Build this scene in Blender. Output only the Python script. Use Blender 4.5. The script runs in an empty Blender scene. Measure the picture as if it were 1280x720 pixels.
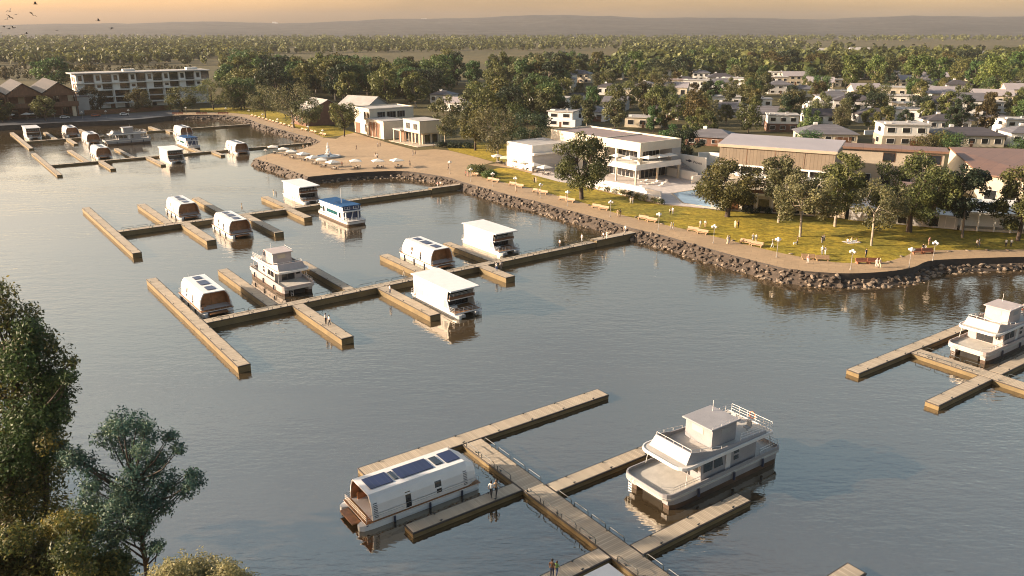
import bpy, bmesh, math, random
import numpy as np
from mathutils import Vector, Matrix, geometry

rnd = random.Random(7)
nrng = np.random.default_rng(7)
sc = bpy.context.scene
COL = sc.collection
R = math.radians
SUN_E = 5.0; SKY_STR = .112; EXPO = 1.38; SKY_ROT = 270.0
SKY_TINT = [(0.0,(1.30,1.02,.92)),(.025,(1.60,1.10,.78)),(.06,(1.78,1.24,.90)),(.12,(2.02,1.50,1.16)),(.35,(1.76,1.53,1.22)),(.58,(1.54,1.46,1.24)),(.80,(.45,.42,.41))]
WATER_IOR = 3.3; WATER_A = (.046,.034,.019); WATER_B = (.060,.043,.024); WATER_BUMP = .08
LAWN1 = (.30,.225,.022); LAWN2 = (.19,.17,.026); LAWN3 = (.38,.28,.034)
HAZE_D = 8.5e-5; HAZE_C = (.39,.385,.39)

# ------------------------------------------------------------------ camera frame: pixel of the 1280x720 photo -> point on a level plane
CAM_H, FOC = 44.0, 1000.0
TH = math.atan(326 / FOC)
_c, _s = math.cos(TH), math.sin(TH)
def at(px, py, z=0.0):
    u = (px - 640) / FOC; v = (py - 360) / FOC
    t = (CAM_H - z) / (_s + v * _c)
    return Vector((u * t, (_c - v * _s) * t, z))
def at_depth(px, py, d):
    u = (px - 640) / FOC; v = (py - 360) / FOC
    return Vector((u * d, (_c - v * _s) * d, CAM_H - (_s + v * _c) * d))
GRID = 36.8
def W(a, b, z=0.0, ang=GRID):
    r = R(ang)
    return Vector((a * math.cos(r) + b * math.sin(r), a * math.sin(r) - b * math.cos(r), z))

# ------------------------------------------------------------------ mesh builder
class MB:
    def __init__(self): self.v = []; self.f = []; self.m = []; self.k = 0
    def add(self, vs, fs):
        o = len(self.v); self.v += [tuple(p) for p in vs]
        for f in fs: self.f.append(tuple(i + o for i in f)); self.m.append(self.k)
        return self
    def mat(self, k): self.k = k; return self
    def box(self, x0, x1, y0, y1, z0, z1):
        if x0 > x1: x0, x1 = x1, x0
        if y0 > y1: y0, y1 = y1, y0
        return self.add([(x0,y0,z0),(x1,y0,z0),(x1,y1,z0),(x0,y1,z0),(x0,y0,z1),(x1,y0,z1),(x1,y1,z1),(x0,y1,z1)],
                 [(0,3,2,1),(4,5,6,7),(0,1,5,4),(1,2,6,5),(2,3,7,6),(3,0,4,7)])
    def bbox(self, x0, x1, y0, y1, z0, z1, r=.04):
        # box with chamfered top edges
        if x0 > x1: x0, x1 = x1, x0
        if y0 > y1: y0, y1 = y1, y0
        v = [(x0,y0,z0),(x1,y0,z0),(x1,y1,z0),(x0,y1,z0),(x0,y0,z1-r),(x1,y0,z1-r),(x1,y1,z1-r),(x0,y1,z1-r),
             (x0+r,y0+r,z1),(x1-r,y0+r,z1),(x1-r,y1-r,z1),(x0+r,y1-r,z1)]
        return self.add(v, [(0,3,2,1),(0,1,5,4),(1,2,6,5),(2,3,7,6),(3,0,4,7),(4,5,9,8),(5,6,10,9),(6,7,11,10),(7,4,8,11),(8,9,10,11)])
    def prism(self, poly, z0, z1):
        n = len(poly)
        area = sum(poly[i][0]*poly[(i+1)%n][1]-poly[(i+1)%n][0]*poly[i][1] for i in range(n))
        if area < 0: poly = poly[::-1]
        vs = [(p[0],p[1],z0) for p in poly] + [(p[0],p[1],z1) for p in poly]
        return self.add(vs, [tuple(range(n))[::-1], tuple(range(n, 2*n))] + [(i,(i+1)%n,(i+1)%n+n,i+n) for i in range(n)])
    def loft(self, rings, cap=True):
        n = len(rings[0]); vs = [p for r in rings for p in r]; fs = []
        for k in range(len(rings)-1):
            for i in range(n):
                j = (i+1) % n
                fs.append((k*n+i, k*n+j, (k+1)*n+j, (k+1)*n+i))
        if cap: fs += [tuple(range(n))[::-1], tuple((len(rings)-1)*n+i for i in range(n))]
        return self.add(vs, fs)
    def strip(self, A, B):
        n = len(A); return self.add(list(A)+list(B), [(i,i+1,n+i+1,n+i) for i in range(n-1)])
    def tube(self, pts, r, sides=6, r2=None, closed=False):
        pts = [Vector(p) for p in pts]; rings = []; n = len(pts)
        for i, p in enumerate(pts):
            d = (pts[min(i+1,n-1)] - pts[max(i-1,0)])
            if d.length < 1e-6: d = Vector((0,0,1))
            d.normalize()
            up = Vector((0,0,1)) if abs(d.z) < .9 else Vector((1,0,0))
            u = d.cross(up).normalized(); w = d.cross(u)
            rr = r if r2 is None else r + (r2 - r) * i / max(1, n-1)
            rings.append([p + (u*math.cos(2*math.pi*k/sides) + w*math.sin(2*math.pi*k/sides))*rr for k in range(sides)])
        return self.loft(rings)
    def lathe(self, prof, sides=12, cx=0, cy=0):
        rings = [[(cx+r*math.cos(2*math.pi*k/sides), cy+r*math.sin(2*math.pi*k/sides), z) for k in range(sides)] for r, z in prof]
        return self.loft(rings)
    def ball(self, c, r, n=8, sz=1.0):
        rings = []
        for i in range(1, n//2+1):
            t = -math.pi/2 + math.pi*i/(n//2+1)
            rings.append([(c[0]+r*math.cos(t)*math.cos(2*math.pi*k/n), c[1]+r*math.cos(t)*math.sin(2*math.pi*k/n), c[2]+r*sz*math.sin(t)) for k in range(n)])
        return self.loft(rings)
    def mesh(self, name, mats, smooth=False):
        me = bpy.data.meshes.new(name); me.from_pydata(self.v, [], self.f)
        for m in (mats if isinstance(mats, (list, tuple)) else [mats]): me.materials.append(m)
        if any(self.m): me.polygons.foreach_set('material_index', self.m)
        if smooth: me.polygons.foreach_set('use_smooth', [True]*len(self.f))
        bm = bmesh.new(); bm.from_mesh(me); bmesh.ops.recalc_face_normals(bm, faces=bm.faces); bm.to_mesh(me); bm.free()
        me.update(); return me
    def build(self, name, mats, parent=None, smooth=False, loc=(0,0,0), rz=0.0):
        return put(name, self.mesh(name, mats, smooth), parent, loc, rz)

def put(name, me, parent=None, loc=(0,0,0), rz=0.0):
    o = bpy.data.objects.new(name, me); COL.objects.link(o)
    o.location = loc; o.rotation_euler = (0,0,rz)
    if parent: o.parent = parent
    return o
def tag(o, label, cat, group=None):
    o['label'] = label; o['category'] = cat
    if group: o['group'] = group
    return o
def thing(name, label, cat, loc=(0,0,0), rz=0.0, group=None):
    o = bpy.data.objects.new(name, None); COL.objects.link(o)
    o.empty_display_size = .5
    o.location = loc; o.rotation_euler = (0,0,rz)
    return tag(o, label, cat, group)
KIDS = {}
def dup(root, loc, rz=0.0, label=None, group=None, scale=None):
    def cp(o, par):
        c = o.copy(); COL.objects.link(c)
        if par: c.parent = par
        for ch in list(o.children): cp(ch, c)
        return c
    r = cp(root, None); r.location = loc; r.rotation_euler = (0,0,rz)
    if label: r['label'] = label
    if group: r['group'] = group
    if scale is not None: r.scale = scale if hasattr(scale, '__len__') else (scale,)*3
    return r
def struct(o): o['kind'] = 'structure'; return o
def stuff(o): o['kind'] = 'stuff'; return o

# ------------------------------------------------------------------ materials
def new_mat(name):
    m = bpy.data.materials.new(name); m.use_nodes = True
    nt = m.node_tree; nt.nodes.clear()
    out = nt.nodes.new('ShaderNodeOutputMaterial')
    return m, nt, out
def N(nt, t, **kw):
    n = nt.nodes.new(t)
    for k, v in kw.items():
        if k in n.inputs: n.inputs[k].default_value = v
        else: setattr(n, k, v)
    return n
def C4(c): return (c[0], c[1], c[2], 1)
def mixc(nt, fac, a, b, mode='MIX'):
    n = nt.nodes.new('ShaderNodeMix'); n.data_type = 'RGBA'; n.blend_type = mode
    if hasattr(fac, 'links') or hasattr(fac, 'is_output'): nt.links.new(fac, n.inputs[0])
    else: n.inputs[0].default_value = fac
    for s, i in ((a, 6), (b, 7)):
        if hasattr(s, 'is_output'): nt.links.new(s, n.inputs[i])
        else: n.inputs[i].default_value = C4(s)
    return n.outputs[2]
def ramp(nt, fac, stops):
    n = nt.nodes.new('ShaderNodeValToRGB'); cr = n.color_ramp
    while len(cr.elements) < len(stops): cr.elements.new(.5)
    for e, (p, c) in zip(cr.elements, stops):
        e.position = p; e.color = C4(c) if hasattr(c, '__len__') else (c,c,c,1)
    nt.links.new(fac, n.inputs[0]); return n.outputs[0]
def noise(nt, vec, scale, detail=3.0, rough=.55):
    n = N(nt, 'ShaderNodeTexNoise'); n.inputs['Scale'].default_value = scale; n.inputs['Detail'].default_value = detail
    n.inputs['Roughness'].default_value = rough
    if vec is not None: nt.links.new(vec, n.inputs['Vector'])
    return n.outputs['Fac']
def mapping(nt, vec, scale=(1,1,1), rot=(0,0,0)):
    n = N(nt, 'ShaderNodeMapping'); n.inputs['Scale'].default_value = scale; n.inputs['Rotation'].default_value = rot
    nt.links.new(vec, n.inputs['Vector']); return n.outputs[0]
def surf(name, col, rough=.6, var=.15, nscale=1.5, bump=0.0, bscale=8.0, metal=0.0, col2=None, spec=.5, fine=.0):
    """plain weathered paint / stone / metal: colour varied by two noises"""
    m, nt, out = new_mat(name)
    tc = N(nt, 'ShaderNodeTexCoord').outputs['Object']
    b = N(nt, 'ShaderNodeBsdfPrincipled'); b.inputs['Roughness'].default_value = rough; b.inputs['Metallic'].default_value = metal
    b.inputs['Specular IOR Level'].default_value = spec
    n1 = noise(nt, tc, nscale, 4)
    c2 = col2 if col2 else tuple(max(0, x*(1-2*var)) for x in col)
    f = ramp(nt, n1, [(.3, 0), (.7, 1)])
    c = mixc(nt, f, c2, col)
    if fine:
        n2 = noise(nt, tc, nscale*14, 2)
        c = mixc(nt, ramp(nt, n2, [(.35, 0), (.65, 1)]), tuple(0.0 for _ in col), c, 'MIX') if False else mixc(nt, fine, c, ramp(nt, n2, [(.3, .35), (.7, 1.0)]), 'MULTIPLY')
    nt.links.new(c, b.inputs['Base Color'])
    if bump:
        bp = N(nt, 'ShaderNodeBump'); bp.inputs['Strength'].default_value = bump; bp.inputs['Distance'].default_value = .05
        nt.links.new(noise(nt, tc, bscale, 4), bp.inputs['Height']); nt.links.new(bp.outputs[0], b.inputs['Normal'])
    nt.links.new(b.outputs[0], out.inputs[0]); return m
def striped(name, col, axis, width, groove=.12, gcol=None, rough=.6, var=.25, metal=0.0, nscale=.4):
    """boards / standing seams: stripes of the given width along one object axis, each with a tone of its own"""
    m, nt, out = new_mat(name)
    tc = N(nt, 'ShaderNodeTexCoord').outputs['Object']
    sp = N(nt, 'ShaderNodeSeparateXYZ'); nt.links.new(tc, sp.inputs[0])
    d = N(nt, 'ShaderNodeMath', operation='DIVIDE'); nt.links.new(sp.outputs[axis], d.inputs[0]); d.inputs[1].default_value = width
    fl = N(nt, 'ShaderNodeMath', operation='FLOOR'); nt.links.new(d.outputs[0], fl.inputs[0])
    fr = N(nt, 'ShaderNodeMath', operation='FRACT'); nt.links.new(d.outputs[0], fr.inputs[0])
    wn = N(nt, 'ShaderNodeTexWhiteNoise', noise_dimensions='1D'); nt.links.new(fl.outputs[0], wn.inputs['W'])
    dark = tuple(x*(1-2*var) for x in col)
    c = mixc(nt, wn.outputs['Value'], dark, col)
    c = mixc(nt, mulv(nt, ramp(nt, noise(nt, tc, nscale, 4), [(.35, 0), (.75, 1)]), .6), c, tuple(x*.62 for x in col))
    g = N(nt, 'ShaderNodeMath', operation='LESS_THAN'); nt.links.new(fr.outputs[0], g.inputs[0]); g.inputs[1].default_value = groove
    c = mixc(nt, g.outputs[0], c, gcol if gcol else tuple(x*.35 for x in col))
    b = N(nt, 'ShaderNodeBsdfPrincipled'); b.inputs['Roughness'].default_value = rough; b.inputs['Metallic'].default_value = metal
    nt.links.new(c, b.inputs['Base Color']); nt.links.new(b.outputs[0], out.inputs[0]); return m
def mulv(nt, a, k):
    n = N(nt, 'ShaderNodeMath', operation='MULTIPLY'); nt.links.new(a, n.inputs[0])
    if hasattr(k, 'is_output'): nt.links.new(k, n.inputs[1])
    else: n.inputs[1].default_value = k
    return n.outputs[0]
def leafmat(name, cols, hue=.25, transl=.3):
    m, nt, out = new_mat(name)
    at_ = N(nt, 'ShaderNodeAttribute', attribute_name='tone')
    oi = N(nt, 'ShaderNodeObjectInfo')
    k = len(cols)
    c = ramp(nt, at_.outputs['Fac'], [(i/(k-1), cols[i]) for i in range(k)])
    hs = N(nt, 'ShaderNodeHueSaturation')
    mr = N(nt, 'ShaderNodeMapRange'); mr.inputs['To Min'].default_value = .5-.018*hue*4; mr.inputs['To Max'].default_value = .5+.03*hue*4
    nt.links.new(oi.outputs['Random'], mr.inputs['Value']); nt.links.new(mr.outputs[0], hs.inputs['Hue'])
    mr2 = N(nt, 'ShaderNodeMapRange'); mr2.inputs['To Min'].default_value = .75; mr2.inputs['To Max'].default_value = 1.25
    wn = N(nt, 'ShaderNodeTexWhiteNoise', noise_dimensions='1D'); nt.links.new(oi.outputs['Random'], wn.inputs['W'])
    nt.links.new(wn.outputs['Value'], mr2.inputs['Value']); nt.links.new(mr2.outputs[0], hs.inputs['Value'])
    nt.links.new(c, hs.inputs['Color'])
    d = N(nt, 'ShaderNodeBsdfPrincipled'); d.inputs['Roughness'].default_value = .55; d.inputs['Specular IOR Level'].default_value = .3
    nt.links.new(hs.outputs[0], d.inputs['Base Color'])
    t = N(nt, 'ShaderNodeBsdfTranslucent'); nt.links.new(hs.outputs[0], t.inputs['Color'])
    mx = N(nt, 'ShaderNodeMixShader'); mx.inputs[0].default_value = transl
    nt.links.new(d.outputs[0], mx.inputs[1]); nt.links.new(t.outputs[0], mx.inputs[2]); nt.links.new(mx.outputs[0], out.inputs[0])
    return m

M = {}
M['white'] = surf('white_gelcoat', (.72,.705,.685), .3, .05, .8, fine=.12)
M['offwhite'] = surf('offwhite_paint', (.66,.63,.60), .45, .08, .7, fine=.15)
M['greywhite'] = surf('greywhite_paint', (.47,.455,.45), .45, .08, .7, fine=.15)
M['greydeck'] = surf('grey_nonslip_deck', (.55,.52,.47), .7, .1, 1.2, fine=.25)
M['darkrail'] = surf('dark_steel', (.03,.04,.045), .45, .2, 3)
M['black'] = surf('black_rubber', (.018,.018,.02), .6, .2, 3)
M['void'] = surf('near_black', (.012,.010,.009), .8, .2, 2)
M['steel'] = surf('pale_steel', (.55,.55,.55), .3, .1, 3, metal=.6)
M['navy'] = surf('navy_band', (.03,.04,.075), .4, .15, 1)
M['panel'] = striped('solar_cells', (.012,.020,.075), 0, .52, .06, (.05,.055,.08), .35, .12)
M['woodtrim'] = surf('orange_wood_trim', (.32,.14,.05), .5, .2, 3, fine=.3)
M['teakx'] = striped('teak_deck', (.36,.18,.075), 1, .14, .14, None, .55, .2)
M['brownwall'] = surf('brown_timber_panel', (.17,.07,.03), .5, .25, 1.5, fine=.3)
M['lining'] = surf('orange_brown_lining', (.52,.24,.10), .5, .2, 1.5, fine=.25)
M['antifoul'] = surf('brown_waterline', (.10,.055,.03), .6, .25, 1.2, fine=.3)
M['glass'] = surf('dark_window_glass', (.02,.022,.026), .08, .2, .8, spec=.8)
M['glassteal'] = surf('teal_window_glass', (.02,.10,.11), .12, .2, .8, spec=.8)
M['bluepaint'] = surf('blue_deck_paint', (.016,.085,.22), .75, .12, .8, fine=.2, spec=.15)
M['bluewall'] = surf('dark_blue_wall', (.015,.04,.11), .4, .12, .8)
M['plankx'] = striped('deck_boards_x', (.50,.42,.315), 0, .21, .13, None, .75, .16)
M['planky'] = striped('deck_boards_y', (.50,.42,.315), 1, .21, .13, None, .75, .16)
M['float'] = surf('pontoon_timber_side', (.21,.15,.065), .7, .2, .5, bump=.2, bscale=3, fine=.35)
M['floatdark'] = surf('pontoon_edge', (.055,.045,.04), .7, .2, .8, fine=.3)
M['concrete'] = surf('sandy_concrete', (.37,.275,.175), .8, .08, .25, fine=.25)
M['stone'] = surf('pale_stone', (.52,.45,.36), .8, .1, .6, bump=.15, fine=.25)
M['limestone'] = surf('limestone_wall', (.60,.54,.44), .8, .07, .5, bump=.1, fine=.2)
M['render'] = surf('white_render', (.74,.71,.66), .7, .05, .4, fine=.12)
M['cream'] = surf('cream_render', (.56,.48,.36), .7, .08, .5, fine=.15)
M['beige'] = surf('beige_cladding', (.40,.33,.25), .7, .08, .5, fine=.15)
M['greywall'] = surf('grey_render', (.33,.33,.33), .7, .08, .5, fine=.15)
M['brick'] = surf('brown_brick', (.20,.10,.065), .8, .15, 1.2, fine=.4)
M['slate'] = striped('slate_roof', (.155,.15,.165), 2, .35, .10, None, .6, .14)
M['darkroof'] = striped('dark_tile_roof', (.085,.075,.08), 2, .35, .10, None, .6, .14)
M['brownroof'] = striped('brown_metal_roof', (.19,.105,.07), 0, 3.2, .03, (.10,.055,.04), .55, .05)
M['greyroof'] = surf('grey_metal_roof', (.33,.30,.31), .5, .06, .2, fine=.1)
M['pubroof'] = striped('brown_pub_roof', (.060,.048,.044), 2, .35, .10, None, .7, .12)
M['flatroof'] = surf('flat_roof_membrane', (.42,.40,.38), .8, .12, .3, fine=.2)
M['mauveroof'] = surf('mauve_roof_membrane', (.26,.20,.19), .8, .1, .25, fine=.2)
M['cladding'] = striped('tan_vertical_cladding', (.205,.160,.115), 0, .9, .14, (.11,.085,.06), .7, .10)
M['timber'] = striped('brown_timber_slats', (.21,.105,.055), 0, .5, .16, (.07,.035,.02), .7, .15)
M['pole'] = surf('lamp_post_paint', (.30,.28,.26), .5, .1, 2)
M['globe'] = surf('white_lamp_globe', (.85,.83,.78), .25, .03, 2)
M['benchwood'] = surf('tan_bench_timber', (.38,.25,.14), .6, .15, 2, fine=.3)
M['benchred'] = surf('red_brown_bench_timber', (.33,.13,.07), .6, .15, 2, fine=.3)
M['canvas'] = surf('white_canvas', (.80,.76,.68), .8, .06, 1, fine=.12)
M['canvasg'] = surf('pale_green_canvas', (.60,.68,.52), .8, .06, 1, fine=.12)
M['furn'] = surf('dark_outdoor_furniture', (.05,.035,.03), .6, .2, 2)
M['trunk'] = surf('grey_bark', (.22,.17,.125), .9, .25, 1.2, bump=.4, fine=.4)
M['trunkd'] = surf('dark_bark', (.085,.06,.045), .9, .25, 1.2, bump=.4, fine=.4)
M['trunkw'] = surf('pale_gum_bark', (.46,.39,.31), .85, .3, .9, bump=.3, fine=.3)
M['rock'] = surf('brown_rock', (.105,.078,.058), .85, .3, .9, bump=.6, bscale=4, fine=.4)
M['rockp'] = surf('pale_rock', (.28,.22,.165), .85, .25, .9, bump=.6, bscale=4, fine=.4)
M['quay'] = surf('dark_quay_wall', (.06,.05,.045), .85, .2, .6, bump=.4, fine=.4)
M['asphalt'] = surf('asphalt', (.055,.06,.072), .85, .12, .3, fine=.3)
M['fountain'] = surf('blue_basin', (.16,.22,.30), .25, .1, 1)
M['spray'] = surf('white_water_spray', (.85,.87,.88), .6, .04, 3)
M['hullgrey_shaded'] = surf('shaded_grey_hull', (.31,.30,.31), .5, .08, .7, fine=.2)  # grey paint darkened further to carry the shade on the near cruiser
M['hullpink'] = surf('pale_pinkish_hull_paint', (.46,.395,.375), .5, .08, .7, fine=.15)
M['buoy'] = surf('orange_life_ring', (.60,.14,.04), .5, .1, 2)
M['pool'] = surf('pool_water', (.26,.40,.54), .06, .12, .3, spec=.8)
M['bird'] = surf('black_feathers', (.02,.017,.015), .7, .2, 4)
M['redcar'] = surf('orange_red_car_paint', (.45,.12,.05), .25, .05, 1)
M['tyre'] = surf('tyre_rubber', (.02,.02,.02), .8, .1, 3)
M['lamplight'] = surf('headlamp_glass', (.7,.7,.66), .15, .05, 2)
M['tail'] = surf('tail_lamp', (.35,.02,.015), .2, .05, 2)

# foliage kinds
LEAF = {
 'olive': leafmat('olive_leaves', [(.040,.047,.015),(.098,.105,.032),(.20,.19,.062)]),
 'gum':   leafmat('gum_leaves', [(.042,.045,.020),(.10,.102,.044),(.185,.175,.080)]),
 'dark':  leafmat('dark_green_leaves', [(.010,.018,.010),(.025,.040,.020),(.055,.070,.030)]),
 'bright':leafmat('bright_green_leaves', [(.045,.075,.015),(.10,.15,.035),(.19,.23,.07)]),
 'green': leafmat('fresh_green_leaves', [(.026,.052,.018),(.060,.105,.034),(.13,.18,.055)]),
 'rust':  leafmat('rusty_leaves', [(.028,.026,.009),(.066,.056,.018),(.13,.098,.034)]),
 'teal':  leafmat('cool_green_leaves', [(.034,.078,.062),(.070,.135,.105),(.17,.23,.13)], hue=.05, transl=.32),
 'gold':  leafmat('golden_green_leaves', [(.035,.058,.022),(.085,.105,.034),(.28,.22,.055)], hue=.05, transl=.38),
 'sage':  leafmat('sage_bush_leaves', [(.12,.125,.05),(.25,.235,.105),(.42,.37,.19)], hue=.05, transl=.35),
}
# ------------------------------------------------------------------ camera, sun, sky
cam = bpy.data.cameras.new('camera'); cam.lens = 36*FOC/1280; cam.sensor_width = 36; cam.clip_end = 30000; cam.clip_start = .5
co = bpy.data.objects.new('camera', cam); COL.objects.link(co); co.location = (0,0,CAM_H); co.rotation_euler = (math.pi/2 - TH, 0, 0)
sc.camera = co
SUN_EL, SUN_T = 17.0, 4.0
sd = Vector((-math.cos(R(SUN_T))*math.cos(R(SUN_EL)), -math.sin(R(SUN_T))*math.cos(R(SUN_EL)), math.sin(R(SUN_EL))))
sl = bpy.data.lights.new('sun', 'SUN'); sl.energy = SUN_E; sl.angle = R(.6); sl.color = (1.0,.80,.60)
so = bpy.data.objects.new('sun', sl); COL.objects.link(so); so.location = sd*300; so.rotation_euler = sd.to_track_quat('Z','Y').to_euler()
w = bpy.data.worlds.new('World'); sc.world = w; w.use_nodes = True; nt = w.node_tree; nt.nodes.clear()
sky = N(nt, 'ShaderNodeTexSky'); sky.sky_type = 'NISHITA'; sky.sun_disc = False; sky.sun_elevation = R(SUN_EL); sky.sun_rotation = R(SKY_ROT)
sky.air_density = 1.0; sky.dust_density = 2.5; sky.ozone_density = 1.5
tc = N(nt, 'ShaderNodeTexCoord'); sp = N(nt, 'ShaderNodeSeparateXYZ'); nt.links.new(tc.outputs['Generated'], sp.inputs[0])
tint = ramp(nt, sp.outputs[2], SKY_TINT)
# soft streaks of thin cloud, by direction
mp = mapping(nt, tc.outputs['Generated'], (1.2,1.2,9))
cl = ramp(nt, noise(nt, mp, 2.2, 6), [(.36, (.80,.82,.86)), (.64, (1.12,1.10,1.06))])
bg = N(nt, 'ShaderNodeBackground'); bg.inputs[1].default_value = SKY_STR
ow = N(nt, 'ShaderNodeOutputWorld')
# the evening sky is duller to the south (-y) than over the town
mrY = N(nt, 'ShaderNodeMapRange'); nt.links.new(sp.outputs[1], mrY.inputs['Value']); mrY.inputs['From Min'].default_value = -.25; mrY.inputs['From Max'].default_value = .35; mrY.inputs['To Min'].default_value = .62; mrY.inputs['To Max'].default_value = 1.0
nt.links.new(mixc(nt, 1.0, mixc(nt, 1.0, mixc(nt, 1.0, sky.outputs[0], tint, 'MULTIPLY'), cl, 'MULTIPLY'), mrY.outputs[0], 'MULTIPLY'), bg.inputs[0]); nt.links.new(bg.outputs[0], ow.inputs[0])
vs = sc.view_settings; vs.view_transform = 'Standard'; vs.look = 'None'; vs.exposure = EXPO; vs.gamma = 1; vs.use_curve_mapping = False
sc.render.engine = 'CYCLES'
cy = sc.cycles; cy.max_bounces = 6; cy.diffuse_bounces = 2; cy.glossy_bounces = 3; cy.transmission_bounces = 3; cy.volume_bounces = 0; cy.transparent_max_bounces = 8
cy.use_denoising = True; cy.filter_width = 1.05; cy.caustics_reflective = False; cy.caustics_refractive = False; cy.sample_clamp_indirect = 4

# ------------------------------------------------------------------ water
def water_mat():
    m, nt, out = new_mat('lake_water')
    tc = N(nt, 'ShaderNodeTexCoord').outputs['Object']
    b = N(nt, 'ShaderNodeBsdfPrincipled'); b.inputs['Roughness'].default_value = .045; b.inputs['IOR'].default_value = WATER_IOR; b.inputs['Specular Tint'].default_value = (1.0,.93,.81,1)
    big = noise(nt, mapping(nt, tc, (.012,.03,.02)), 1, 3)
    nt.links.new(mixc(nt, ramp(nt, big, [(.35,0),(.65,1)]), WATER_A, WATER_B), b.inputs['Base Color'])
    n1 = noise(nt, mapping(nt, tc, (.22,.55,1), (0,0,R(8))), 1.0, 3, .55)
    n2 = noise(nt, mapping(nt, tc, (.8,1.9,1), (0,0,R(-10))), 1.0, 2, .5)
    n3 = noise(nt, mapping(nt, tc, (.03,.05,1)), 1.0, 2)
    ad = N(nt, 'ShaderNodeMath', operation='MULTIPLY_ADD'); nt.links.new(n2, ad.inputs[0]); ad.inputs[1].default_value = .5; nt.links.new(n1, ad.inputs[2])
    bp = N(nt, 'ShaderNodeBump'); bp.inputs['Distance'].default_value = WATER_BUMP
    nt.links.new(ramp(nt, n3, [(.35,.25),(.68,1.0)]), bp.inputs['Strength']); nt.links.new(ad.outputs[0], bp.inputs['Height']); nt.links.new(bp.outputs[0], b.inputs['Normal'])
    nt.links.new(b.outputs[0], out.inputs[0]); return m
struct(MB().add([(-900,-150,0),(900,-150,0),(900,600,0),(-900,600,0)], [(0,1,2,3)]).build('water', water_mat()))

# ------------------------------------------------------------------ land
ZL = 2.0
SHORE = [(-420,173),(-80,161),(0,157),(80,153),(160,150),(215,144.6),(250,143.6),(283,144),(306,147),(326,155),(346,160),(377,169),(390,172),(401,177),(390,182),(371,187.5),(345,190.5),
 (333,193.5),(318,198.2),(345,206),(385,221),(430,216.7),(470,214.3),(503,213.7),(526,216),(545,219),(562,222),(579,227.5),(597.5,232.5),(642,245),(675,252.5),(705,261),(739,270),
 (757,275),(794,286),(823,292.5),(840,297),(884,310),(930,322.5),(960,330),(980,335),(1010,339),(1050,341.5),(1085,341),(1120,338),(1143,333.5),(1155,328),(1170,325),(1212,323),(1280,321),(1420,320)]
def smooth_line(pts, n=3):
    out = []
    for i in range(len(pts)-1):
        p0 = pts[max(0,i-1)]; p1 = pts[i]; p2 = pts[i+1]; p3 = pts[min(len(pts)-1,i+2)]
        for k in range(n):
            t = k/n
            out.append(tuple(.5*((2*b)+(-a+c)*t+(2*a-5*b+4*c-d)*t*t+(-a+3*b-3*c+d)*t**3) for a,b,c,d in zip(p0,p1,p2,p3)))
    out.append(pts[-1]); return out
shore_w = [at(x,y,ZL).to_2d() for x,y in SHORE]
def seg_smooth(i0, i1, n=3): return [Vector(p) for p in smooth_line([tuple(p) for p in shore_w[i0:i1+1]], n)]
CORNERS = [0, 13, 18, 20, len(SHORE)-1]
shore = []
for i0, i1 in zip(CORNERS[:-1], CORNERS[1:]): shore += seg_smooth(i0, i1)[:-1]
shore.append(shore_w[-1])
def sheet(name, pts, z, mat, kind='structure'):
    pts = [Vector((p[0],p[1],0)) for p in pts]
    tris = geometry.tessellate_polygon([pts])
    o = MB().add([(p.x,p.y,z) for p in pts], [tuple(t) for t in tris]).build(name, mat)
    o['kind'] = kind
    for p in o.data.polygons: pass
    bm = bmesh.new(); bm.from_mesh(o.data)
    for f in bm.faces:
        if f.normal.z < 0: f.normal_flip()
    bm.to_mesh(o.data); bm.free()
    return o
def ground_mat(name, c1, c2, c3, s1=.02, s2=.25, bump=.3, rough=.95, s3=3.0):
    m, nt, out = new_mat(name)
    tc = N(nt, 'ShaderNodeTexCoord').outputs['Object']
    b = N(nt, 'ShaderNodeBsdfPrincipled'); b.inputs['Roughness'].default_value = rough; b.inputs['Specular IOR Level'].default_value = .2
    c = mixc(nt, ramp(nt, noise(nt, tc, s1, 5), [(.38,0),(.62,1)]), c1, c2)
    c = mixc(nt, ramp(nt, noise(nt, tc, s2, 4), [(.45,0),(.70,1)]), c, c3)
    c = mixc(nt, .75, c, ramp(nt, noise(nt, tc, s3, 4, .75), [(.36,.35),(.64,1.25)]), 'MULTIPLY')
    bp = N(nt, 'ShaderNodeBump'); bp.inputs['Strength'].default_value = bump; bp.inputs['Distance'].default_value = .12
    nt.links.new(noise(nt, tc, s3*.8, 4), bp.inputs['Height']); nt.links.new(bp.outputs[0], b.inputs['Normal'])
    nt.links.new(c, b.inputs['Base Color']); nt.links.new(b.outputs[0], out.inputs[0]); return m
m_field = ground_mat('dry_grass_field', (.085,.075,.028), (.13,.105,.045), (.06,.055,.022), .006, .05, .3)
m_lawn = ground_mat('autumn_lawn', LAWN1, LAWN2, LAWN3, .03, .22, .8, s3=.9)
land_pts = list(shore) + [Vector((500,140)), Vector((7000,140)), Vector((7000,9000)), Vector((-7000,9000)), Vector((-7000,330)), Vector((-1500,330))]
struct(sheet('ground', land_pts, ZL, m_field))
# quay wall under the edge of the land: a real step from the paving down into the water
def offset_line(line, d):
    out = []
    for i, p in enumerate(line):
        t = (line[min(i+1,len(line)-1)] - line[max(i-1,0)]).normalized()
        out.append(p + Vector((t.y,-t.x))*d)
    return out
quay = tag(MB().strip([(p.x,p.y,ZL) for p in shore], [(p.x,p.y,-1.0) for p in shore]).build('quay_wall', M['quay']), 'dark quay wall holding up the lakeside paving all along the shore', 'quay wall')
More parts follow.
